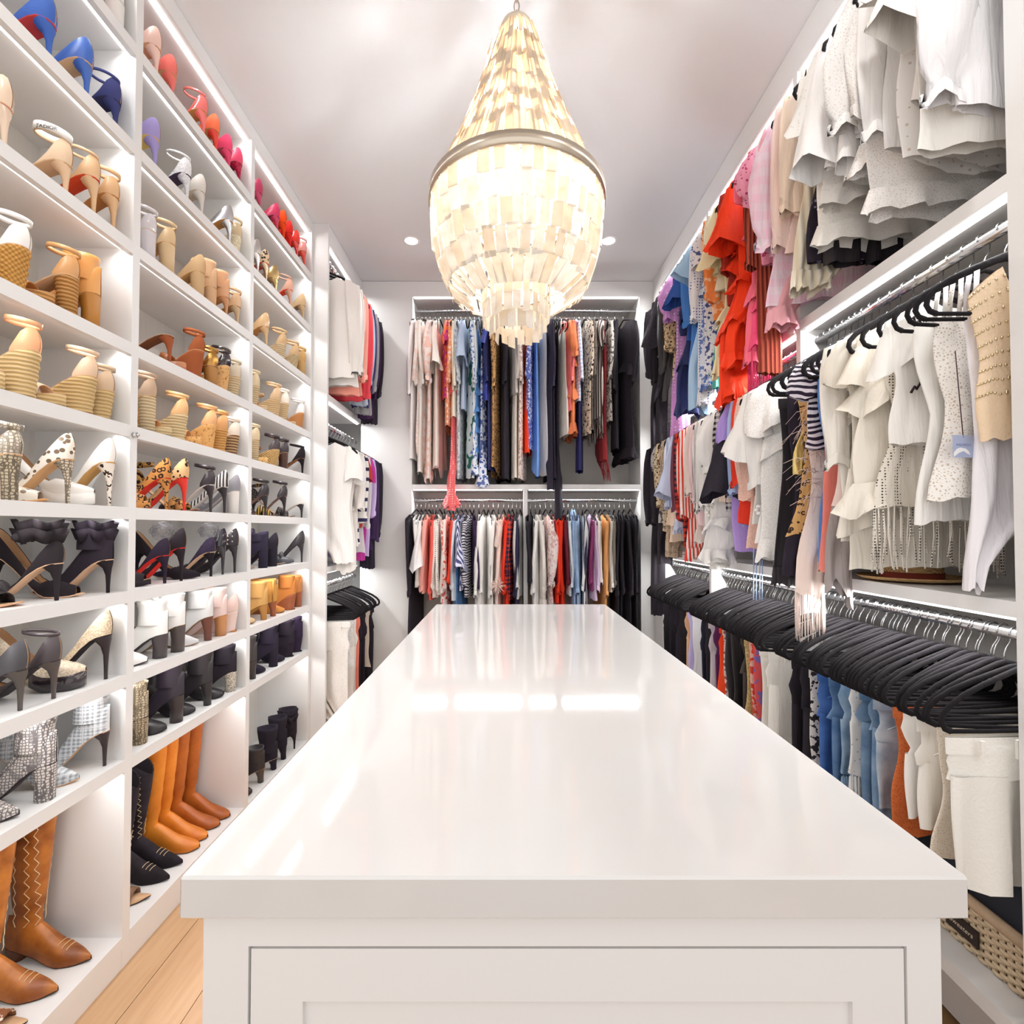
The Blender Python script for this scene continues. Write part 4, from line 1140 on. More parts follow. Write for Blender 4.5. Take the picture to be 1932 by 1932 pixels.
def garment(kind, ms, L, opts, label, loc, rz, seed, group, drape=None, thick=1.8):
    q = random.Random(seed)
    O = opts.split('+') if opts else []
    def val(c, d):
        for o in O:
            if len(o) > 1 and o[0] == c and o[1:].replace('.', '').replace('-', '').isdigit(): return float(o[1:])
        return d
    m = M(ms, True)
    lower = kind in ('pants', 'shorts', 'skirt', 'jeans')
    W = val('w', 17 if lower else 19.5) / 100; flare = val('f', 104 if lower else 100) / 100
    T = val('t', thick) / 100; amp = val('a', .9) / 100; k = val('k', 1.0)
    nm, cat = GCAT[kind]
    t = thing(nm, label, cat, loc, (0, 0, rz), group)
    add = lambda n, mb, mm=None: link(n, mb if not isinstance(mb, np.ndarray) else gtube(mb), mm or m, t)
    hemj = val('j', .6) / 100
    if lower:
        z0 = -.166
        arr, row, f, s, th = body_rings(q, W, L, T, flare, k, amp, z0, False, hemj, 0, 1.0)
        if kind == 'skirt':
            add('body', arr)
        else:                                    # hips and two legs
            cut = .42 if kind == 'shorts' else .26
            hips, _, _, _, _ = body_rings(random.Random(seed), W, z0 * -1 + (L + z0) * cut, T, 1.0, k, amp * .6, z0, False, 0.0, 0, 1.0, m=6)
            add('body', hips)
            for sg in (-1, 1):
                rows = []; ph = q.uniform(0, 6)
                for j in range(9):
                    tt = j / 8; zz = z0 + (L + z0) * -cut - (L + z0) * (1 - cut) * tt + .01
                    hw = W * .5 * (1.0 + (flare - 1.0) * tt) * (1.02 if kind == 'shorts' else .99 - .1 * tt)
                    a = np.linspace(0, 2 * np.pi, 18, endpoint=False)
                    cx = sg * W * .5 * (1.0 + .04 * tt)
                    x = cx + hw * np.sign(np.cos(a)) * np.abs(np.cos(a)) ** .8 + .004 * np.sin(4 * tt + ph)
                    y = sg * .002 + T * .9 * np.sin(a) + amp * (.4 + tt) * np.sin(3 * np.cos(a) * 2 + ph + tt)
                    rows.append(np.stack([x, y, np.full_like(x, zz + NECK) + hemj * .5 * np.sin(3 * a + ph) * tt], 1))
                add('leg', np.array(rows))
        # waistband and belt loops
        wb = np.array([row(0, .0025, .004), row(.02, .003, .005), row(.05, .003, .005)])
        zb = [z0 + .004, z0 - .015, z0 - .036]
        for r_, zz in zip(wb, zb): r_[:, 2] = zz + NECK
        wm = M([o[2:] for o in O if o.startswith('wb')][0]) if any(o.startswith('wb') for o in O) else m
        add('waistband', wb, wm)
        if kind in ('jeans', 'shorts', 'pants') and 'nl' not in O:
            bl = MB().box(-.005, -.003, -.022, .005, .003, .022).mesh('belt_loop', False); bl.materials.append(m)
            for xx in (-.7, -.25, .25, .7):
                link('belt_loop', bl, None, t, (W * xx, -T - .007, z0 + NECK - .018))
        if kind in ('jeans', 'shorts'):
            pk = MB()
            for sg in (-1, 1):
                pk.ribbon([(sg * W * x_, -T - .004 - amp, z0 + NECK - z_) for x_, z_ in ((.92, .085), (.75, .075), (.58, .05), (.52, .036))], (0, 0, .0022), .0012)
            add('pocket_seam', pk)
    else:
        bare = 'b' in O or 'v' in O
        if bare:
            z0 = -.15 if 'b' in O else -.13
            arr, row, f, s, th = body_rings(q, W * .80, L, T, flare * 1.15, k, amp, z0, False, hemj, 0, .86)
            add('body', arr)
            if 'v' in O:
                for sg in (-1, 1):
                    sp = MB().ribbon([(sg * .075, -.010, NECK - .02), (sg * .082, -.014, NECK - .08), (sg * .088, -.012, NECK + z0 - .012)], (.006, 0, 0), .0012)
                    sp.ribbon([(sg * .075, .010, NECK - .02), (sg * .082, .014, NECK - .08), (sg * .088, .012, NECK + z0 - .012)], (.006, 0, 0), .0012)
                    add('shoulder_strap', sp)
        else:
            arr, row, f, s, th = body_rings(q, W, L, T, flare, k, amp, 0, True, hemj, val('n', 5) / 100, val('x', 92) / 100)
            add('body', arr)
            if 'col' in O:
                c = []
                for j in range(4):
                    tt = j / 3; a = np.linspace(0, 2 * np.pi, 20, endpoint=False)
                    c.append(np.stack([(.062 + .010 * tt) * np.cos(a), (.010 + .016 * tt) * np.sin(a), NECK + .012 - .045 * tt - .02 * np.abs(np.cos(a))], 1))
                add('collar', np.array(c))
        # sleeves
        for o in O:
            if len(o) > 2 and o[0] == 's' and o[1] in 'LBPS' and o[2:].isdigit():
                Ls = float(o[2:]) / 100
                for sg in (-1, 1):
                    A = sleeve_arr(q, sg, W, Ls, o[1])
                    so = add('sleeve', A)
                    if o[1] in 'LP' and 'nc' not in O:
                        last = A[-1]; cen = last.mean(axis=0)
                        hh = .006 if any(w_.startswith('cf') for w_ in O) else .022
                        ring = np.array([cen + (last - cen) * 1.02 + np.array([0, 0, hh]), cen + (last - cen) * 1.14 + np.array([0, 0, hh * .7]), cen + (last - cen) * 1.12 - np.array([0, 0, hh * .6])])
                        cm = M([w_[2:] for w_ in O if w_.startswith('cf')][0]) if any(w_.startswith('cf') for w_ in O) else m
                        link('cuff', gtube(ring), cm, so)
        # ruffles
        nr = int(val('r', 0))
        for i in range(nr):
            v = .30 + .62 * i / max(nr - 1, 1) if nr > 1 else .5
            add('ruffle_tier', flounce(row, f, s, th, v, .085 if nr < 4 else .06, val('d', 3.6) / 100, 8, q))
        if 'rs' in O: add('shoulder_ruffle', flounce(row, f, s, th, .06, .13, val('d', 5) / 100, 5, q))
        if 'rp' in O: add('peplum', flounce(row, f, s, th, .55, .2, val('d', 5) / 100, 4, q))
    if 'hr' in O: add('hem_ruffle', flounce(row, f, s, th, .93, .07, val('d', 2.4) / 100, 13, q))
    if 'hf' in O:
        for part in range(2):
            mb = MB()
            for i in range(42):
                a = 2 * PI * (i + .5 * part) / 42
                base = row(.98); idx = int(len(f) * (i / 42.0)) % len(f); p = base[idx]
                Lf = q.uniform(.14, .2)
                mb.ribbon([(p[0], p[1], p[2]), (p[0] + q.uniform(-.004, .004), p[1] + q.uniform(-.006, .006), p[2] - Lf * .5), (p[0] + q.uniform(-.01, .01), p[1], p[2] - Lf)], (.0022, 0, 0), .0006)
            o = add('fringe', mb); o['kind'] = 'stuff'
    if 'ft' in O:                                # feather trim
        mb = MB()
        for i in range(260):
            v = q.uniform(.03, .55); base = row(v); p = base[q.randrange(len(f))]
            d = Vector((q.uniform(-1.2, .8), q.uniform(-1, .3), q.uniform(-1.2, .2))).normalized() * q.uniform(.07, .15)
            P = Vector(p); mb.ribbon([P, P + d * .5 + Vector((0, 0, .006)), P + d + Vector((0, 0, -.02))], (.0016, .0012, .001), .0005)
        o = add('feather_trim', mb, M('f0d9cf')); o['kind'] = 'stuff'
    if 'bead' in O:
        mb = MB()
        for ln in range(9):                      # curved rows of beads over the front
            for i in range(24):
                tt = i / 23; v = .02 + .085 * ln + .22 * tt * tt
                base = row(min(v, .95), 0, .001); p = base[int(len(f) * (.52 + .46 * tt)) % len(f)]
                mb.ball((p[0], p[1], p[2]), .0034, 6, 4)
        o = add('beading', mb, M('e2cfa8@m')); o['kind'] = 'stuff'
    if 'flw' in O:                               # applied flowers
        for i in range(16):
            v = q.uniform(.2, .95); base = row(v, .004, .008); p = base[q.randrange(len(f))]
            mb = MB()
            for r_ in range(6):
                a = 2 * PI * r_ / 6
                mb.ball((p[0] + .016 * math.cos(a), p[1] - .004, p[2] + .016 * math.sin(a)), .010, 6, 4, .8)
            add('applied_flower', mb)
    if 'pom' in O:
        for sg in (-1, 1):
            mb = MB(); A = Vector((sg * (W + .01), 0, NECK - .60))
            for i in range(130):
                d = Vector((q.gauss(0, 1), q.gauss(0, 1), q.gauss(0, .8))).normalized()
                mb.tube([A + d * .02, A + d * q.uniform(.055, .075)], [.006, .001], 4, False)
            o = add('fur_cuff', mb, M('f0d4c8')); o['kind'] = 'stuff'
    if 'tas' in O:
        mb = MB(); X0 = W + .02
        mb.ball((X0, 0, NECK - .70), .016, 8, 6)
        for i in range(18):
            a = 2 * PI * i / 18
            mb.tube([(X0 + .01 * math.cos(a), .01 * math.sin(a), NECK - .705), (X0 + .02 * math.cos(a), .02 * math.sin(a), NECK - .80)], .003, 4)
        add('tassel', mb, M('d9401f'))
    if 'tail' in O:
        for sx in (-.6, -.2, .3, .65):
            add('ribbon_tail', MB().ribbon([(W * sx, -.01, NECK - L + .02), (W * sx + .006, -.014, NECK - L - .12), (W * sx - .004, -.01, NECK - L - .30)], (.014, 0, 0), .0008))
    if 'rick' in O:
        for sg in (0, 1):
            pts = []; n_ = 30
            for i in range(n_):
                tt = i / (n_ - 1)
                x = -W * .75 + W * 1.2 * tt; z = -.10 - (.10 * tt if sg == 0 else .20 * (1 - tt) ** .7)
                pts.append((x, -.022 - .004 * (i % 2), NECK + z + (.006 if i % 2 else -.006)))
            add('rickrack_trim', MB().tube(pts, .0035, 5), M('2a1f24'))
    if 'tag' in O:
        tg = MB().box(-.028, -.0006, -.056, .028, .0006, 0).mesh('paper_tag', False)
        to = link('paper_tag', tg, M('aab4d2'), t, (-.115, -.045, NECK - .445))
        link('tag_string', MB().tube([(0, 0, -.006), (.001, .008, .09), (.004, .02, .22)], .0012, 5), M('3a2030'), to)
        link('tag_picture', MB().add([(-.027, -.0009, -.055), (-.012, -.0009, -.044), (0, -.0009, -.040), (.008, -.0009, -.046), (.018, -.0009, -.050), (.013, -.0009, -.040), (.006, -.0009, -.034), (-.008, -.0009, -.031), (-.018, -.0009, -.034), (-.027, -.0009, -.044)], [tuple(range(10))]).mesh('tag_picture', False), M('eeeef2'), to)
        textmesh('MAJORELLE', .0078, M('8892b4'), to, (0, -.001, -.0265), (PI / 2, 0, 0), 'lettering')
    if drape:                                    # a long hem slides out in front of the shelf below
        zs, xe, sg = drape
        meshes = [(c, 0) for c in t.children if c.type == 'MESH'] + [(g_, 0) for c in t.children for g_ in c.children if g_.type == 'MESH']
        lowv = [v.co.x * sg for c, _ in meshes for v in c.data.vertices if v.co.z + (c.location.z) < zs + .03]
        if lowv and max(lowv) > xe * sg:
            a, b = min(lowv), max(lowv); kk = min(max(xe * sg - a, .03) / max(b - a, .03), 1.0)
            for c, _ in meshes:
                if c.name.startswith('belt_loop'): continue
                for v in c.data.vertices:
                    z = v.co.z + c.location.z
                    w_ = 1 - sstep(zs + .03, zs + .30, z)
                    if w_ > 0:
                        x = v.co.x * sg
                        v.co.x = sg * (x + w_ * (a + (x - a) * kk - x))
    return t
def textmesh(body, size, m, parent, loc, rot, name='lettering', shear=0.0, space=1.0):
    cu = bpy.data.curves.new(name, 'FONT'); cu.body = body; cu.size = size; cu.align_x = 'CENTER'; cu.extrude = .0002; cu.shear = shear; cu.space_character = space
    tmp = bpy.data.objects.new(name + '_tmp', cu); COL.objects.link(tmp)
    bpy.context.view_layer.update()
    me = bpy.data.meshes.new_from_object(tmp.evaluated_get(bpy.context.evaluated_depsgraph_get()))
    bpy.data.objects.remove(tmp, do_unlink=True)
    me.name = name; me.materials.clear(); me.materials.append(m)
    o = bpy.data.objects.new(name, me); COL.objects.link(o)
    o.parent = parent; o.location = loc; o.rotation_euler = rot
    return o
def rail(rows, axis, fixed, z, p0, p1, where, group, hlabel, seed0, hanger_on=True, inv=False, shelf=None, thick=1.8, yr=.09, avoid=()):
    """hang the listed garments along a rail; axis 'y' (side walls) or 'x' (back wall)"""
    L_ = [r.strip().split(';') for r in rows.strip().split('\n')]
    n = len(L_); pos = []
    for i, r in enumerate(L_):
        pos.append(float(r[0]) if r[0] else None)
    pos[0] = pos[0] if pos[0] is not None else p0
    pos[-1] = pos[-1] if pos[-1] is not None else p1
    i = 0
    while i < n:                                 # even spacing between given positions
        if pos[i] is None:
            j = i
            while pos[j] is None: j += 1
            a, b = pos[i - 1], pos[j]
            for k in range(i, j): pos[k] = a + (b - a) * (k - i + 1) / (j - i + 1)
            i = j
        i += 1
    for i, r in enumerate(L_):
        _, kind, ms, L, opts, label = [w_.strip() for w_ in r]
        full = label + where
        for a_, b_ in avoid:                     # keep clear of the uprights
            if a_ < pos[i] < b_: pos[i] = a_ if pos[i] - a_ < b_ - pos[i] else b_
        assert full not in used_labels, full
        used_labels.add(full)
        yw = 0.0
        for o in opts.split('+'):
            if o and o[0] == 'y' and o[1:].lstrip('-').isdigit(): yw = math.radians(float(o[1:]))
        yaw = RNG.uniform(-yr, yr) + yw
        if axis == 'y': loc, rz = (fixed, pos[i], z), yaw
        else: loc, rz = (pos[i], fixed, z), PI / 2 + yaw
        if inv: rz += PI
        dr = None
        if shelf:
            dr = (shelf[0] - z, shelf[1] - fixed, shelf[2])
        garment(kind, ms, float(L) / 100, opts, full, loc, rz, seed0 + i, group, dr, thick)
        hl = hlabel.split(' on the')[0].replace(' with chrome hook', '').replace(' crowded', '') + ' of the ' + label
        if hl in used_labels or len((hl + where).split()) <= 16: hl += where
        if len(hl.split()) > 16: hl = 'hanger of the ' + label + where
        used_labels.add(hl)
        hanger(loc, rz, hl, 'hangers ' + where.strip())
    return pos
GR = 'clothes '
rail('''1.195;top;f5f3f4@v;66;sP56+a1.4+f105+w15;white blouse with gathered balloon cuffs
1.235;top;f3efe8;72;sB34+rs+a1.6+f110+w19;ivory cape blouse with wide flared sleeve
1.275;knit;f2eee9/knit;58;sB22+a1+w19;ivory soft knit top with elbow sleeves
;dress;f4f1ee/eyelet/b79a80/.8;70;sS20+a1.2;white crochet cut-out dress
;top;f3f0ee;62;sL50+a1.5+col;white shirt with long limp sleeves
;dress;f4f1ee/lace/cbbcae;74;sL40+hr+a1.2;white lace dress with scalloped frill hem
;top;f5f3f1/lace/d8ccc2/.7;56;sP40+r2+a1.4;white embroidered lace blouse with tiers
1.52;top;f5f3f1;60;rs+rp+a1.6;white sleeveless peplum top
;top;f6f4f3;54;sB46+a1.7+f115+rp;white smocked blouse with bell hem
;top;f2efea/eyelet/d0c4b8/1.4;58;sB30+hr+a1.2;white eyelet blouse with frilled edge
;dress;f3f0ea/lace/d9cfc2/1.3;70;sL42+a1.2+hr;cream floral lace dress
1.70;pants;2b262a;78;a.8+w14;black rolled trousers hanging among the whites
;dress;26202c/spots/8880a0/.6;74;v+a1;black sequin-dotted slip dress
1.775;skirt;f1e8d6/pleat/e0d2b8/.5;80;a1.6+f130+hr;cream pleated skirt
;top;f2dcc8;52;sL44+a1.2+n7;peach satin blouse with open sleeve
1.85;knit;f3d8d0/knit;64;sL54+a1;blush pink ribbed sweater
;cami;f1cfc4@s;56;v+a1.6;pale peach satin camisole
1.93;dress;f6cfe2/gingham/f3e0ec/.55;80;sP50+a1.8+f112+j2;pink sheer check organza dress
;dress;e8a9b2;88;sS24+hr+a1.4;dusty rose dress with ruffled hem
2.02;top;e89bb4/spots/b0406a;60;sP26+a1.4;pink star-print blouse with puff sleeves
;dress;b2543e/pleat/7e2c22;104;sL50+a1.2;copper crinkled metallic dress
2.09;dress;f0527e;92;v+r4+a1.4+hf;hot pink fringed dress
;dress;f27088;96;sS20+r3+hr+a1.6;salmon pink ruffled dress
2.165;dress;f6437a/tex;100;b+hf+a1.2;neon pink tweed dress with frayed edge
2.22;dress;f24018;96;sB34+r4+d6+a1.8+f120;bright red-orange ruffled dress
2.29;gown;f0401c;112;sB30+rs+r3+d7+a2+f125+j3;bright orange chiffon gown with wide ruffles
;dress;a02c20/lace/5a1812;64;sL40+a1;dark red lace dress
;dress;6d1c20@s;118;v+j6+a1.4+f115;burgundy satin dress hanging lowest
2.42;dress;f3e8bc;92;sB34+r3+d5+a1.4;pale yellow ruffled dress
;top;f2ead2/eyelet/cfc0a0;48;sS18+a1;cream eyelet top
;top;f08a4c/floral/f8c8a0;62;sL44+a1.2;orange and peach print scarf blouse
2.56;dress;2f9a90@s;96;v+a1.4;teal green satin dress
;dress;e9e8ec/print/4a5590;86;sS22+hr+a1.4;white dress with small blue print
;top;dfe4f0/floral/5b78bc;92;rs+hr+r2+a1.4;white and blue floral ruffled top
2.70;dress;f0eff2/dots/5a6fae/1.4;100;sL46+hr+a1.3;white dress with blue dotted stripes
2.77;dress;a9cbe8@s;104;sB20+a1.6+f115+j3;light blue satin dress
;dress;4a7fc4;94;sL44+col+a1.2;mid blue shirt dress
2.87;top;33569e;58;sB30+a1.4;cobalt blue blouse with flared sleeve
2.94;dress;2f355e;100;sS24+r3+d5+a1.6+f115;navy dress with ruffled tiers
;top;333a68/tex;50;rs+a1.2;navy feathered top
3.08;dress;d89ad8/dots/f4dcf4;112;sP30+a1.3+hr;lilac dotted dress
;dress;cdb48c/leopard/3a2a20;110;sL46+a1;leopard print dress
;dress;2a2430/glitter/8a8690;100;v+a1+hf;black beaded cocktail dress
3.27;dress;262228@s;84;sL56+col+a1.4+f110;long black leather dress
3.36;dress;241f26/lace/4a4450;112;sB36+r3+a1.4+f112;black lace tiered dress
;coat;221d24;120;sL58+a1.2;black coat at the far end
3.58;dress;28232b;125;sL50+r2+a1.5;black ruffled dress at the far end''',
     'y', 1.255, 3.215, 1.195, 3.62, ' on the upper right rail', 'clothes on the upper right rail', 'black velvet hanger with chrome hook on the upper right rail', 100, shelf=(2.285, XR - .02, 1), avoid=((1.945, 2.022), (2.826, 2.905)))
rail('''1.195;gown;ecd2b2/tex;46;n11+bead+a1+w11;nude gown bodice with gold beading
1.225;top;f1eef2@s;83;v+a1.4+j2+w12;white satin draped top by the post
1.28;top;f3efe9/lace/a98a68/.8;60;v+tag+a1+w17;ivory lace bodysuit with blue paper tag
;cami;f2efea@s;66;v+a1.2;ivory bustier with seamed cups
1.37;top;f4f0ea;44;rs+rick+a1.4;white one-shoulder top with black zigzag trim
1.42;top;efe8dc/dots/3a3030/2.6;62;b+hf+a1.2;ivory fringe top with dark studded rows
1.475;top;f3ecdf;58;rs+r2+d7+a1.6+f112;ivory ruffle blouse with wide curved tiers
;top;f0e9dc;80;rp+a1.4+sS16;cream asymmetric top
1.575;top;f1ebe2@s;72;sL40+a1.2;ivory satin blouse
;cami;f4ddd6;60;v+a1;blush pleated sleeveless top
1.665;dress;a39896@s;90;v+a1.2+j4;grey satin slip dress
;dress;f08a7c;82;v+a1.2;coral crepe dress
1.735;dress;5b88cc;76;v+a1.3+j3;sky blue draped top
1.765;top;2b2336/zebra/e8e2ea;40;sS14+a1;black and white zebra print top
1.8;dress;f1dcd2;92;ft+v+hf+a1.2;blush dress with a pink feather top
1.835;cami;d2a468/leopard/3a241a;70;v+a1.4+f118;leopard swing camisole
1.87;top;d8bf78@m;48;v+a1.4;gold metallic pleated top
1.905;dress;2a2230;86;v+a1.2;black crepe dress with narrow straps
1.94;skirt;2c282c;88;a1.4+hr+f112;black skirt with sheer hem
2.03;top;f4f1ee/lace/cdbfae;78;sS22+rs+r2+a1.2;white lace top with frilled yoke
2.075;dress;f2efec;74;sL42+flw+a1.2;white blouse with applied flowers
2.125;top;f6f3ef;66;sB30+rs+a1.8;white structured top with angled flap
2.17;top;f2c8b8/lace/b98474;76;sL46+a1;peach lace blouse
;top;e8402a;66;sL40+a1.2;red crepe blouse
2.255;top;a9bfe8;70;sL44+a1.3+j3+tail;pale blue tie blouse
;top;b79ae0;78;sS20+a1.2;lilac silk top
2.34;top;2a2630;52;sB46+a1.3;black blouse with fringed bell sleeve
;top;e8e4e4/gingham/2a2628/1.3;58;sL30+a1;black and white gingham blouse
2.43;top;f3dccb@s;54;rp+a1.3;blush satin peplum top
2.485;dress;f5f3f0;84;sP30+r4+d6+a1.4+f112;white dress with bell-shaped ruffle tiers
;dress;f3f0ea/eyelet/cabfae;88;flw+a1+sS18;white dress with cut-out flowers
2.60;dress;f4f1f0;74;sL48+a1.6+f112;white sheer pleated dress
;top;f2eeec/pleat/d9d2ce;68;sL50+a1.4;white crinkle blouse
2.72;top;f2d2d4;66;sL44+a1;pale pink blouse
2.79;top;ecdcd4;72;sL40+hr+a1.2;oatmeal blouse with frilled hem
2.91;top;f0e2dc/stripe/d84030/1.2;84;sL52+a1.1+hr;red and white striped shirt
2.97;top;d4402c/plaid/3a1a24;78;sL54+a1;red and black plaid shirt
;top;6d2640@s;62;sL48+a1;plum satin blouse
3.09;top;c9d2ec;64;sB40+hr+a1.3;pale blue blouse with pompom cuffs
;top;b4bfdc/stripe/e4e8f4;70;sL46+a1;blue and white striped shirt
3.21;top;efd4bc;76;rp+a1.2;peach peplum blouse
;dress;7a5c48/snake/d8c4ac;86;sL46+a1;brown snake print dress
3.34;top;d8c4a4/leopard/4a3428;70;sL44+a1;beige leopard blouse
;top;b8b4b2/print/4a4648;64;sS20+a1;grey printed top
3.46;coat;2a252c;92;sL56+a1.2;black blazer with sequin stripe
;dress;262128;130;sL56+a1.2;long black dress in the corner''',
     'y', 1.255, 2.20, 1.195, 3.6, ' on the middle right rail', 'clothes on the middle right rail', 'black velvet hanger with chrome hook on the middle right rail', 200, shelf=(1.273, XR - .02, 1), avoid=((1.945, 2.022), (2.826, 2.905)))
LOW_Z = 1.185
LH = 'black velvet hanger with chrome hook crowded on the lower right rail'
rail('''1.20;pants;f3efe7/tex;53;a1.2+w20+f112;wide white linen trousers nearest the post
1.275;skirt;efe3d2/lace/cbb79c;50;a1.2+f108+w16;cream lace skirt with corded flowers
1.325;shorts;f1ece4;46;a1+w16;white long shorts beside the cream lace
1.375;shorts;f3eee8;46;a1+w16;white denim shorts with rolled hem
1.425;skirt;d2703c/lace/9a4420;53;a1.2+w15+f112;rust orange corded lace skirt
1.475;shorts;c3ccd4/denim/8898ac;50;a.9+w15;pale washed denim shorts
1.52;jeans;8fa6c0/denim/62809f;60;a.9+w14;light blue jeans with button loops
1.565;jeans;7f98b4/denim/55718f;60;a.9+w14;mid blue faded jeans
1.605;shorts;e9e7e4/eyelet/8a9098;46;a1+w15+hf;white crochet-trimmed cut-off shorts
1.65;shorts;9db4cb/denim/6a88a8;48;a1+w15+hf;ripped light denim shorts
1.70;jeans;6f8db2/denim/486a94;72;a1+w15;blue jeans with frayed hem
1.76;jeans;4d74b8/denim/3a5c9a;76;a1+w15;bright blue jeans with raw hem
1.81;skirt;d8d2cc/print/2a2628;64;a1+w15;black and white tweed skirt
1.86;jeans;2e2930/denim/221e26;82;a.9+w15;black jeans
1.915;pants;262128;84;a1+w16;black trousers with waist tab
2.03;pants;f0ebe2;72;a1.2+w18+f106;ivory trousers nearest the bay upright
2.10;skirt;efe9df;78;a1.4+w17+f112;cream skirt with dotted seam
2.17;skirt;d85a5a/print/7a6ab0/.7;78;a1.2+w16;multicoloured woven print skirt
2.22;skirt;e8503c/floral/f4c8b8;76;a1.2+w16;red and pink print skirt
2.27;skirt;a08858/glitter/e0cc90;80;a1+w16+f110;gold sequin skirt
2.33;pants;3a2c28@s;84;a1+w15;dark brown leather trousers
2.39;skirt;2c282a@s;76;a1.6+w17+f112;black leather pleated skirt
2.46;skirt;302b2e@s;74;a1.4+w16+f110;soft black leather skirt
2.52;skirt;f0dcd4/print/a06058;60;a1+w15;blush print skirt
2.57;shorts;f04a20;52;a1+w15+nl;bright red-orange shorts
2.62;pants;5a2858;82;a1+w15;plum trousers
2.68;pants;c9bcc0;80;a1+w15;mauve grey trousers
2.75;pants;2c272e;86;a1+w15;black tailored trousers
2.81;pants;2a2a3a;86;a1+w15;ink blue trousers
2.93;skirt;f1eef0;62;a1+w15;white skirt in the far bay
3.00;skirt;c9bce8@s;60;a1.3+w15;lavender satin skirt
3.07;pants;e2b48a;84;a1+w14;tan trousers in the far bay
3.15;pants;28232a;88;a1+w15;black trousers beside the tan ones
3.24;pants;2b2530;88;a1+w15;black wide trousers
3.34;pants;241f26;88;a1+w15;black velvet trousers
3.46;pants;262228;88;a1+w15;black pants at the far end''',
     'y', 1.255, LOW_Z, 1.2, 3.5, ' on the lower right rail', 'bottoms on the lower right rail', LH, 300, True, shelf=(.287, XR - .02, 1), avoid=((1.945, 2.022), (2.826, 2.905)))
for a, b, st in ((1.215, 1.93, .034), (2.065, 2.80, .036), (2.95, 3.65, .045)):
    y = a
    while y < b:
        hanger((1.255, y, LOW_Z), RNG.uniform(-.14, .14), LH, 'hangers on the lower right rail'); y += st
for y in (1.945, 1.958):
    hanger((1.235 - (y - 1.945) * 1.5, y, LOW_Z), RNG.uniform(-.1, .1) - .12, LH, 'hangers on the lower right rail')
# back wall
rail('''-.735;dress;f2eceb;118;sL60+a1.2+tas;white tunic dress with an orange tassel
-.70;dress;f1ece6/lace/d8cec2;128;sL52+a1.2;long white lace dress
-.665;dress;f4ebe6/floral/f2d8cc/.8;133;sL50+a1.4+j2;white gown with pale pink embroidery
-.63;dress;f2e2dc/print/f0c4b4/.5;133;sP50+a1.4+f120+j3;white dress with coral vine embroidery
-.585;dress;f1e7de;120;sB40+a1.5+j5;cream pleated gown
-.545;dress;f3ded6@s;124;v+a1.6+j6;pale peach satin gown
-.505;top;e8703c/floral/c02888;70;sS20+a1;orange and magenta print top
-.475;dress;f29a6c/print/fbe0d0;92;sL50+a1.2;orange animal-print dress
-.445;cardi;f3ead8;84;sL54+a1;cream open cardigan
-.415;gown;ea6a6c/dots/f6c4bc/1.2;158;v+r2+hr+a1.6+f125;long coral dotted gown hanging below the shelf
-.375;dress;d8dde0/floral/a9aeb8;133;sL50+a1.3;pale grey floral dress
-.335;top;b9c8e0;78;sB36+a1.4;powder blue blouse
-.30;dress;dfe7e8/leaf/2c6a5c;132;sL48+a1.3;white dress with green leaf print
-.262;dress;e6ecf4/print/4a6cb0;130;sL50+a1.2+hr;white and blue patterned dress
-.225;gown;5a8cc8;116;v+r5+d4+a1.4;sky blue gown with cascading ruffles
-.185;gown;e4e9f4/floral/35539c;140;v+a1.4+hr;blue and white floral gown
-.145;top;34409e@s;72;sS22+a1.2;cobalt blue dress with magenta swirl
-.11;dress;2f3462;126;sL50+a1.2;navy long dress
-.072;dress;cf9f68/leopard/3a241a;128;sL54+a1.4+j4;leopard print maxi dress
-.032;dress;2b2630;133;sL50+a1.2+f110;black maxi dress
.008;dress;2a252c;133;v+a1.3;black gown with hanging cords
.05;coat;efeae6;66;sL46+a1;ivory cropped jacket
.09;dress;f0e9df;133;v+a1.3;ivory column gown
.128;dress;ecdcd0/print/b89a8c;133;sL50+a1.1;cream dress with brown print
.17;dress;f0401c;112;v+a1.1+f118;plain bright red-orange dress
.205;dress;5a6ab8/print/dfe4f4;110;sL46+a1;blue and white printed dress
.245;gown;6c9ae0@s;128;v+a1.5+j3;cornflower blue satin gown
.285;dress;c9c6c4@s;130;v+a1.3;silver grey gown
.325;dress;2a2636/lace/4a4658;142;sL54+a1.2;black lace gown with long sleeves
.365;gown;262130;133;v+a1.3+f125;black gown with cut-out sides
.405;dress;28232e;170;v+a1.2+hf;longest black gown falling past the shelf
.445;dress;f2ede6;98;v+a1.2+f112+j3;white dress with curled hem
.485;dress;f47a78@s;80;sL50+a1.2+col;coral pink silk dress
.525;top;f08a5a;96;sP30+r3+a1.3;orange ruffled dress with puff sleeve
.565;top;aebde0/gingham/e8ecf6/1.2;72;sL48+a1.1;blue gingham shirt
.605;dress;33356a;126;v+a1.1;dark navy column dress
.645;dress;d8c8b4/leopard/2e241e/.7;98;sL46+a1;cream leopard print dress
.69;top;8f8078/snake/2e2624;94;sL44+a1;grey snake print tunic
.735;top;e8e0d8/stripe/4a3a38/.6;84;sS22+a1+hf;white striped fringe top
.785;dress;9c3438;118;v+hf+a1;burgundy fringed dress
.84;top;c9c4bc/print/5a544e;88;sL46+a1;taupe printed blouse
.90;coat;2a262c;110;sL56+a1.2;black jacket at the right corner
.97;dress;262128/lace/4a444e;118;sL50+r2+a1.3;black lace dress at the right corner''',
     'x', RBY, 3.255, -.735, .97, ' on the upper back rail', 'clothes on the upper back rail', 'thin black hanger on the upper back rail', 400, shelf=(1.805, YB - .02, 1), thick=2.6, yr=.22)
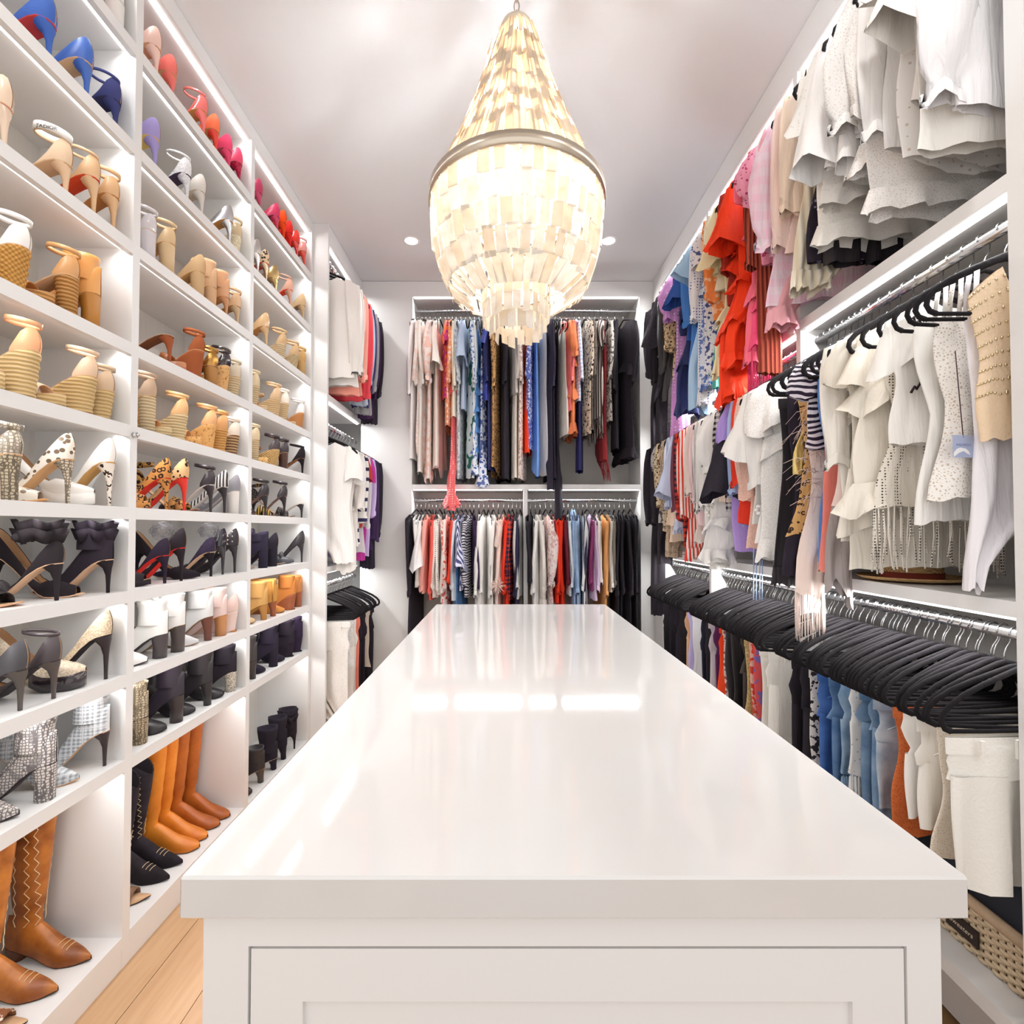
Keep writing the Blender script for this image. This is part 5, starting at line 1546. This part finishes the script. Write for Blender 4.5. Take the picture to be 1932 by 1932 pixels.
rail('''-.735;coat;2e2830;112;sL60+a1.1;black wool coat at the left end
-.70;top;f2eeea;62;sL52+a1.1;white shirt next to the black coat
-.665;top;f3f0ee@s;58;sB40+a1.3;white drape blouse
-.635;knit;f0b0a4/knit;66;sL56+a1;pale pink sweater with folded cuff
-.605;top;ee6a60;72;sL58+a1;coral shirt hanging low
-.575;top;f1ebe6/dots/3a3438/1.4;68;sL56+a1;white blouse with black dots
-.545;top;efe4dc/dots/d88a7a/1.6;70;sL54+a1;cream blouse with pink dots
-.51;knit;f0e2da/knit;74;sL58+a1;oatmeal sweater
-.475;top;f2dcd6/floral/d84838;78;sL54+a1;white blouse with red flowers
-.44;top;e8452c;60;sL50+a1;tomato red blouse in the left half
-.405;top;d5dee8;72;sL54+a1.1;pale ice blue shirt
-.37;jeans;5c86b8/denim/4a70a0;86;a1;hanging denim overalls
-.335;top;d4d4e4/stripe/4a4c78/1.3;64;sB40+a1.2;lavender striped blouse
-.30;top;e4e0e4/zebra/3a3644;70;sL52+a1;grey and white zebra shirt
-.265;top;3a2846;60;sL54+a1;deep purple sweater
-.225;top;f4f1ed;80;sL60+a1.2+f112;white crepe shirt in the left half
-.185;top;f2eeea;78;sL58+a1.2;ivory shirt between two white ones
-.145;top;f5f2ee;82;sL60+a1.3+f110;white pintucked blouse
-.105;top;f0d8ce;66;sS22+a1;blush short-sleeved top
-.065;cardi;f2dcd2;78;sL56+a1+pom;blush cardigan with fluffy fur cuffs
-.02;knit;f1c8bc/knit;62;sL50+a1;shell pink knit
.02;knit;ee3a20/knit;80;sL58+a1.1;red-orange jumper in the left half
.05;top;d84a34/plaid/2e2440;72;sL56+a1;red and navy plaid shirt
.085;coat;2e2c44;80;sL60+a1;navy blazer with white cuff edge
.12;top;d9d6d4;70;sL54+a1;light grey shirt
.20;top;2a262c;58;sL50+a1;black top beside the divider
.24;top;f2efec;78;sL58+a1.3+f115;white blouse right of the divider
.28;cardi;efe9e2/lace/cbbfb2;76;sL56+a1.2+hr;ivory lace cardigan
.325;dress;e8dad6/floral/d0a8a4;82;sP52+a1.4+f110;sheer blush floral dress
.37;top;7a2430;58;sL50+a1;wine red blouse
.405;knit;ee3c20/knit;74;sL58+a1;scarlet jumper right of the divider
.44;top;e0361c;80;sL56+a1.1+j4;flame red dress shirt
.475;top;6a2030;60;sL50+a1;maroon knit top
.51;top;c8d4e0/stripe/f0f4f8;68;sL54+a1;white and blue pinstripe shirt
.55;top;9fb8d8/denim/88a4c8;78;sL58+a1.2+col;light chambray shirt
.59;top;a9c0dc/denim/90aace;82;sL58+a1.2;faded chambray shirt dress
.63;top;f0eef0/stripe/2e2c48/.7;78;sL56+a1;navy striped shirt
.665;top;e4cdea;72;sL56+a1;lilac blouse on the back wall
.70;top;8a3a6a;64;sL50+a1;magenta blouse
.735;top;f3ede2;58;sL50+a1;cream ribbed top
.775;cardi;e2a468/knit;92;sL60+a1.1;camel long cardigan
.815;top;8a8478;60;sL52+a1;olive grey knit
.85;top;dcd8d0;66;sL54+a1;stone white cardigan
.89;coat;28242a;110;sL60+a1.2;black leather jacket
.93;dress;242026;125;sL58+a1.2;long black sequin dress
.97;coat;2a252b;128;sL60+a1.2;black long coat on the right
1.02;dress;221e24;130;sL58+a1.1;black velvet dress in the corner''',
     'x', RBY, 1.685, -.735, 1.02, ' on the lower back rail', 'clothes on the lower back rail', 'thin black hanger on the lower back rail', 500, avoid=((.115, .195),), thick=2.5, yr=.2)
# left wardrobe bay
rail('''3.27;cardi;f2ede8/knit;72;sL62+a1+cf2a2430;cream cardigan with black-edged cuffs
3.325;knit;f3efeb/knit;76;sL58+a1;white knit pullover
3.375;knit;f2a090/knit;80;sL62+a1;salmon sweater with long cuffs
3.42;knit;f3c4c0/knit;74;sL60+a1;rose pink sweater
3.47;knit;f2b4a0/knit;78;sL60+a1;peach cashmere sweater
3.525;knit;e8505c/knit;80;sL70+a1;raspberry jumper with a dangling sleeve
3.58;top;b4c4d4;82;sL58+a1;pale blue shirt
3.64;knit;3a3468/knit;82;sL62+a1;indigo jumper
3.71;knit;a8a6a8/knit;86;sL60+a1;mid grey sweater
3.78;cardi;3c2448/tex;88;sL64+a1;aubergine lurex cardigan
3.86;coat;2a222e;90;sL60+a1;black jacket by the back wall''',
     'y', RL - .02, 3.25, 3.27, 3.86, ' on the upper left rail', 'clothes on the upper left rail', 'black velvet hanger on the upper left rail', 600, shelf=(2.33, XLB + .02, -1))
rail('''3.27;tee;f2efec;84;sS22+a1.2;white crew-neck tee
3.32;tee;f1ede9;90;sS24+a1.3+j2;white slub tee with loose hem
3.38;tee;efe9e4;74;sL40+a1;off-white long-sleeved tee
3.44;knit;f0ece8/hstripe/2e2a50;72;sL48+a1;white and navy striped jersey
3.50;tee;c04038;60;sS20+a1;red tee
3.55;knit;d8d4d8/knit;78;sL52+a1;pale grey sweatshirt
3.61;tee;c03a9a;84;sS20+a1;magenta tee
3.67;tee;cdbce8;82;sL44+a1;lilac tee
3.75;cardi;3f2a50/tex;78;sL62+a1;purple metallic cardigan
3.85;coat;2c2634;92;sL60+a1;dark navy coat''',
     'y', RL - .02, 2.14, 3.27, 3.85, ' on the middle left rail', 'clothes on the middle left rail', 'black velvet hanger on the middle left rail', 640, shelf=(1.20, XLB + .02, -1))
rail('''3.27;pants;f1ede8/lace/cfc4b8;88;a1.1;white lace trousers
3.33;skirt;d0ccc8/glitter/ffffff;52;a1+j5;silver sequin skirt
3.38;pants;efe9e4;92;a1.2;white wide trousers
3.44;pants;f1ece4;88;a1;cream trousers
3.50;pants;f08a78;86;a1+f112;coral trousers
3.57;pants;2c2630;94;a1;black tapered trousers
3.66;pants;2a242e;94;a1;black velour trousers
3.77;skirt;d8c8b8;60;a1;beige skirt
3.86;pants;241f28;90;a1;black flared trousers''',
     'y', RL - .02, 1.075, 3.27, 3.86, ' on the lower left rail', 'bottoms on the lower left rail', 'black velvet hanger on the lower left rail', 680, shelf=(.10, XLB + .02, -1))
for k in range(7): hanger((RL - .02, 3.295 + k * .085, 1.075), RNG.uniform(-.15, .15), 'black velvet hanger on the lower left rail', 'hangers on the lower left rail')

# ------------------------------------------------------------------ basket with a folded blanket, bottom right
bk = thing('storage_basket', 'woven seagrass basket with a dark name plate under the white trousers', 'basket', (1.40, 1.44, 0.2875))
BW, BD, BH = .13, .26, .15                       # half depth (x), half length (y), height
def basket_side(a, b, nrm, n):
    mb = MB(); A, B, N = Vector(a), Vector(b), Vector(nrm)
    rows_ = 13
    for j in range(rows_):                        # horizontal strands going over and under
        z = .008 + (BH - .03) * j / (rows_ - 1); pts = []
        for i in range(n * 2 + 1):
            t = i / (n * 2); ph_ = (i + (j % 2) * 2) % 4
            pts.append(A + (B - A) * t + N * (.0045 * (1 if ph_ in (0, 1) else -1)) + Vector((0, 0, z)))
        mb.tube(pts, .0058, 5, True, 1.0, (0, 0, 1))
    for i in range(n + 1):                        # stakes
        P = A + (B - A) * (i / n)
        mb.tube([P + Vector((0, 0, .0)), P + Vector((0, 0, BH - .02))], .0035, 5)
    return mb
GRASS = mat('#d9c3a4', 'tex', rough=.8)
for nm_, a, b, nr_, n in (('front_weave', (-BW, BD, 0), (-BW, -BD, 0), (-1, 0, 0), 26), ('back_weave', (BW, -BD, 0), (BW, BD, 0), (1, 0, 0), 26),
                       ('end_weave', (-BW, -BD, 0), (BW, -BD, 0), (0, -1, 0), 12), ('end_weave', (-BW, BD, 0), (BW, BD, 0), (0, 1, 0), 12)):
    o = link(nm_, basket_side(a, b, nr_, n), GRASS, bk); o['kind'] = 'stuff'
boxp('liner', (-BW + .008, -BD + .008, .002, BW - .008, BD - .008, BH - .052), M('8a7458'), bk)
link('rim', MB().tube([(-BW, -BD, BH - .012), (-BW, BD, BH - .012), (BW, BD, BH - .012), (BW, -BD, BH - .012), (-BW, -BD, BH - .012)], .015, 8), mat('#cdb193', 'tex', rough=.8), bk)
pl = boxp('name_plate', (-BW - .016, -.105, .036, -BW - .010, -.010, .080), M('3a302c'), bk)
textmesh('Sweaters', .019, M('d8c8b0'), pl, (-BW - .0165, -.057, .053), (PI / 2, 0, -PI / 2), 'lettering', .25)
bl = MB(); rings = []
for j in range(9):
    t = j / 8; zz = BH - .028 + .10 * math.sin(PI * min(t * 1.15, 1)) ** .7
    rings.append([((-BW + .03) + (2 * BW - .06) * t, y_, zz + .008 * math.sin(9 * y_ + 3 * t) + .004 * math.sin(23 * y_ + j)) for y_ in np.linspace(-BD + .02, BD - .02, 16)])
bl.loft(rings, False)
rings2 = [[(x, y, z - .03) for x, y, z in r] for r in rings]
bl.loft([list(reversed(r)) for r in rings2], False)
bo = link('throw_blanket', bl, mat('#45464d', 'tex', rough=.95), None, (1.40, 1.44, 0.2875))
tag(bo, 'dark slate grey fleece blanket folded in the seagrass basket', 'blanket')

# straw hat on the shelf under the middle rail
hat = thing('sun_hat', 'flat honey straw sun hat on the shelf below the ivory blouses', 'hat', (1.33, 1.62, 1.274), (0, 0, .4))
STRAW = mat('#dcb988', 'weave', '#b98f5a', rough=.8)
link('brim', MB().revolve([(.06, .004), (.10, .002), (.135, .006), (.150, .014), (.150, .017), (.135, .009), (.10, .006), (.06, .008)], 36), STRAW, hat)
link('crown', MB().revolve([(.082, .006), (.080, .05), (.070, .078), (.045, .088), (.001, .090)], 30), STRAW, hat)
link('hat_band', MB().revolve([(.0835, .010), (.083, .030), (.0815, .030), (.082, .010)], 30), M('8a3a2c'), hat)
textmesh("J'ADIOR", .0125, M('2a2226'), SHOE_TXT, (.040, .0305, .160), (PI / 2, 0, PI), 'lettering')
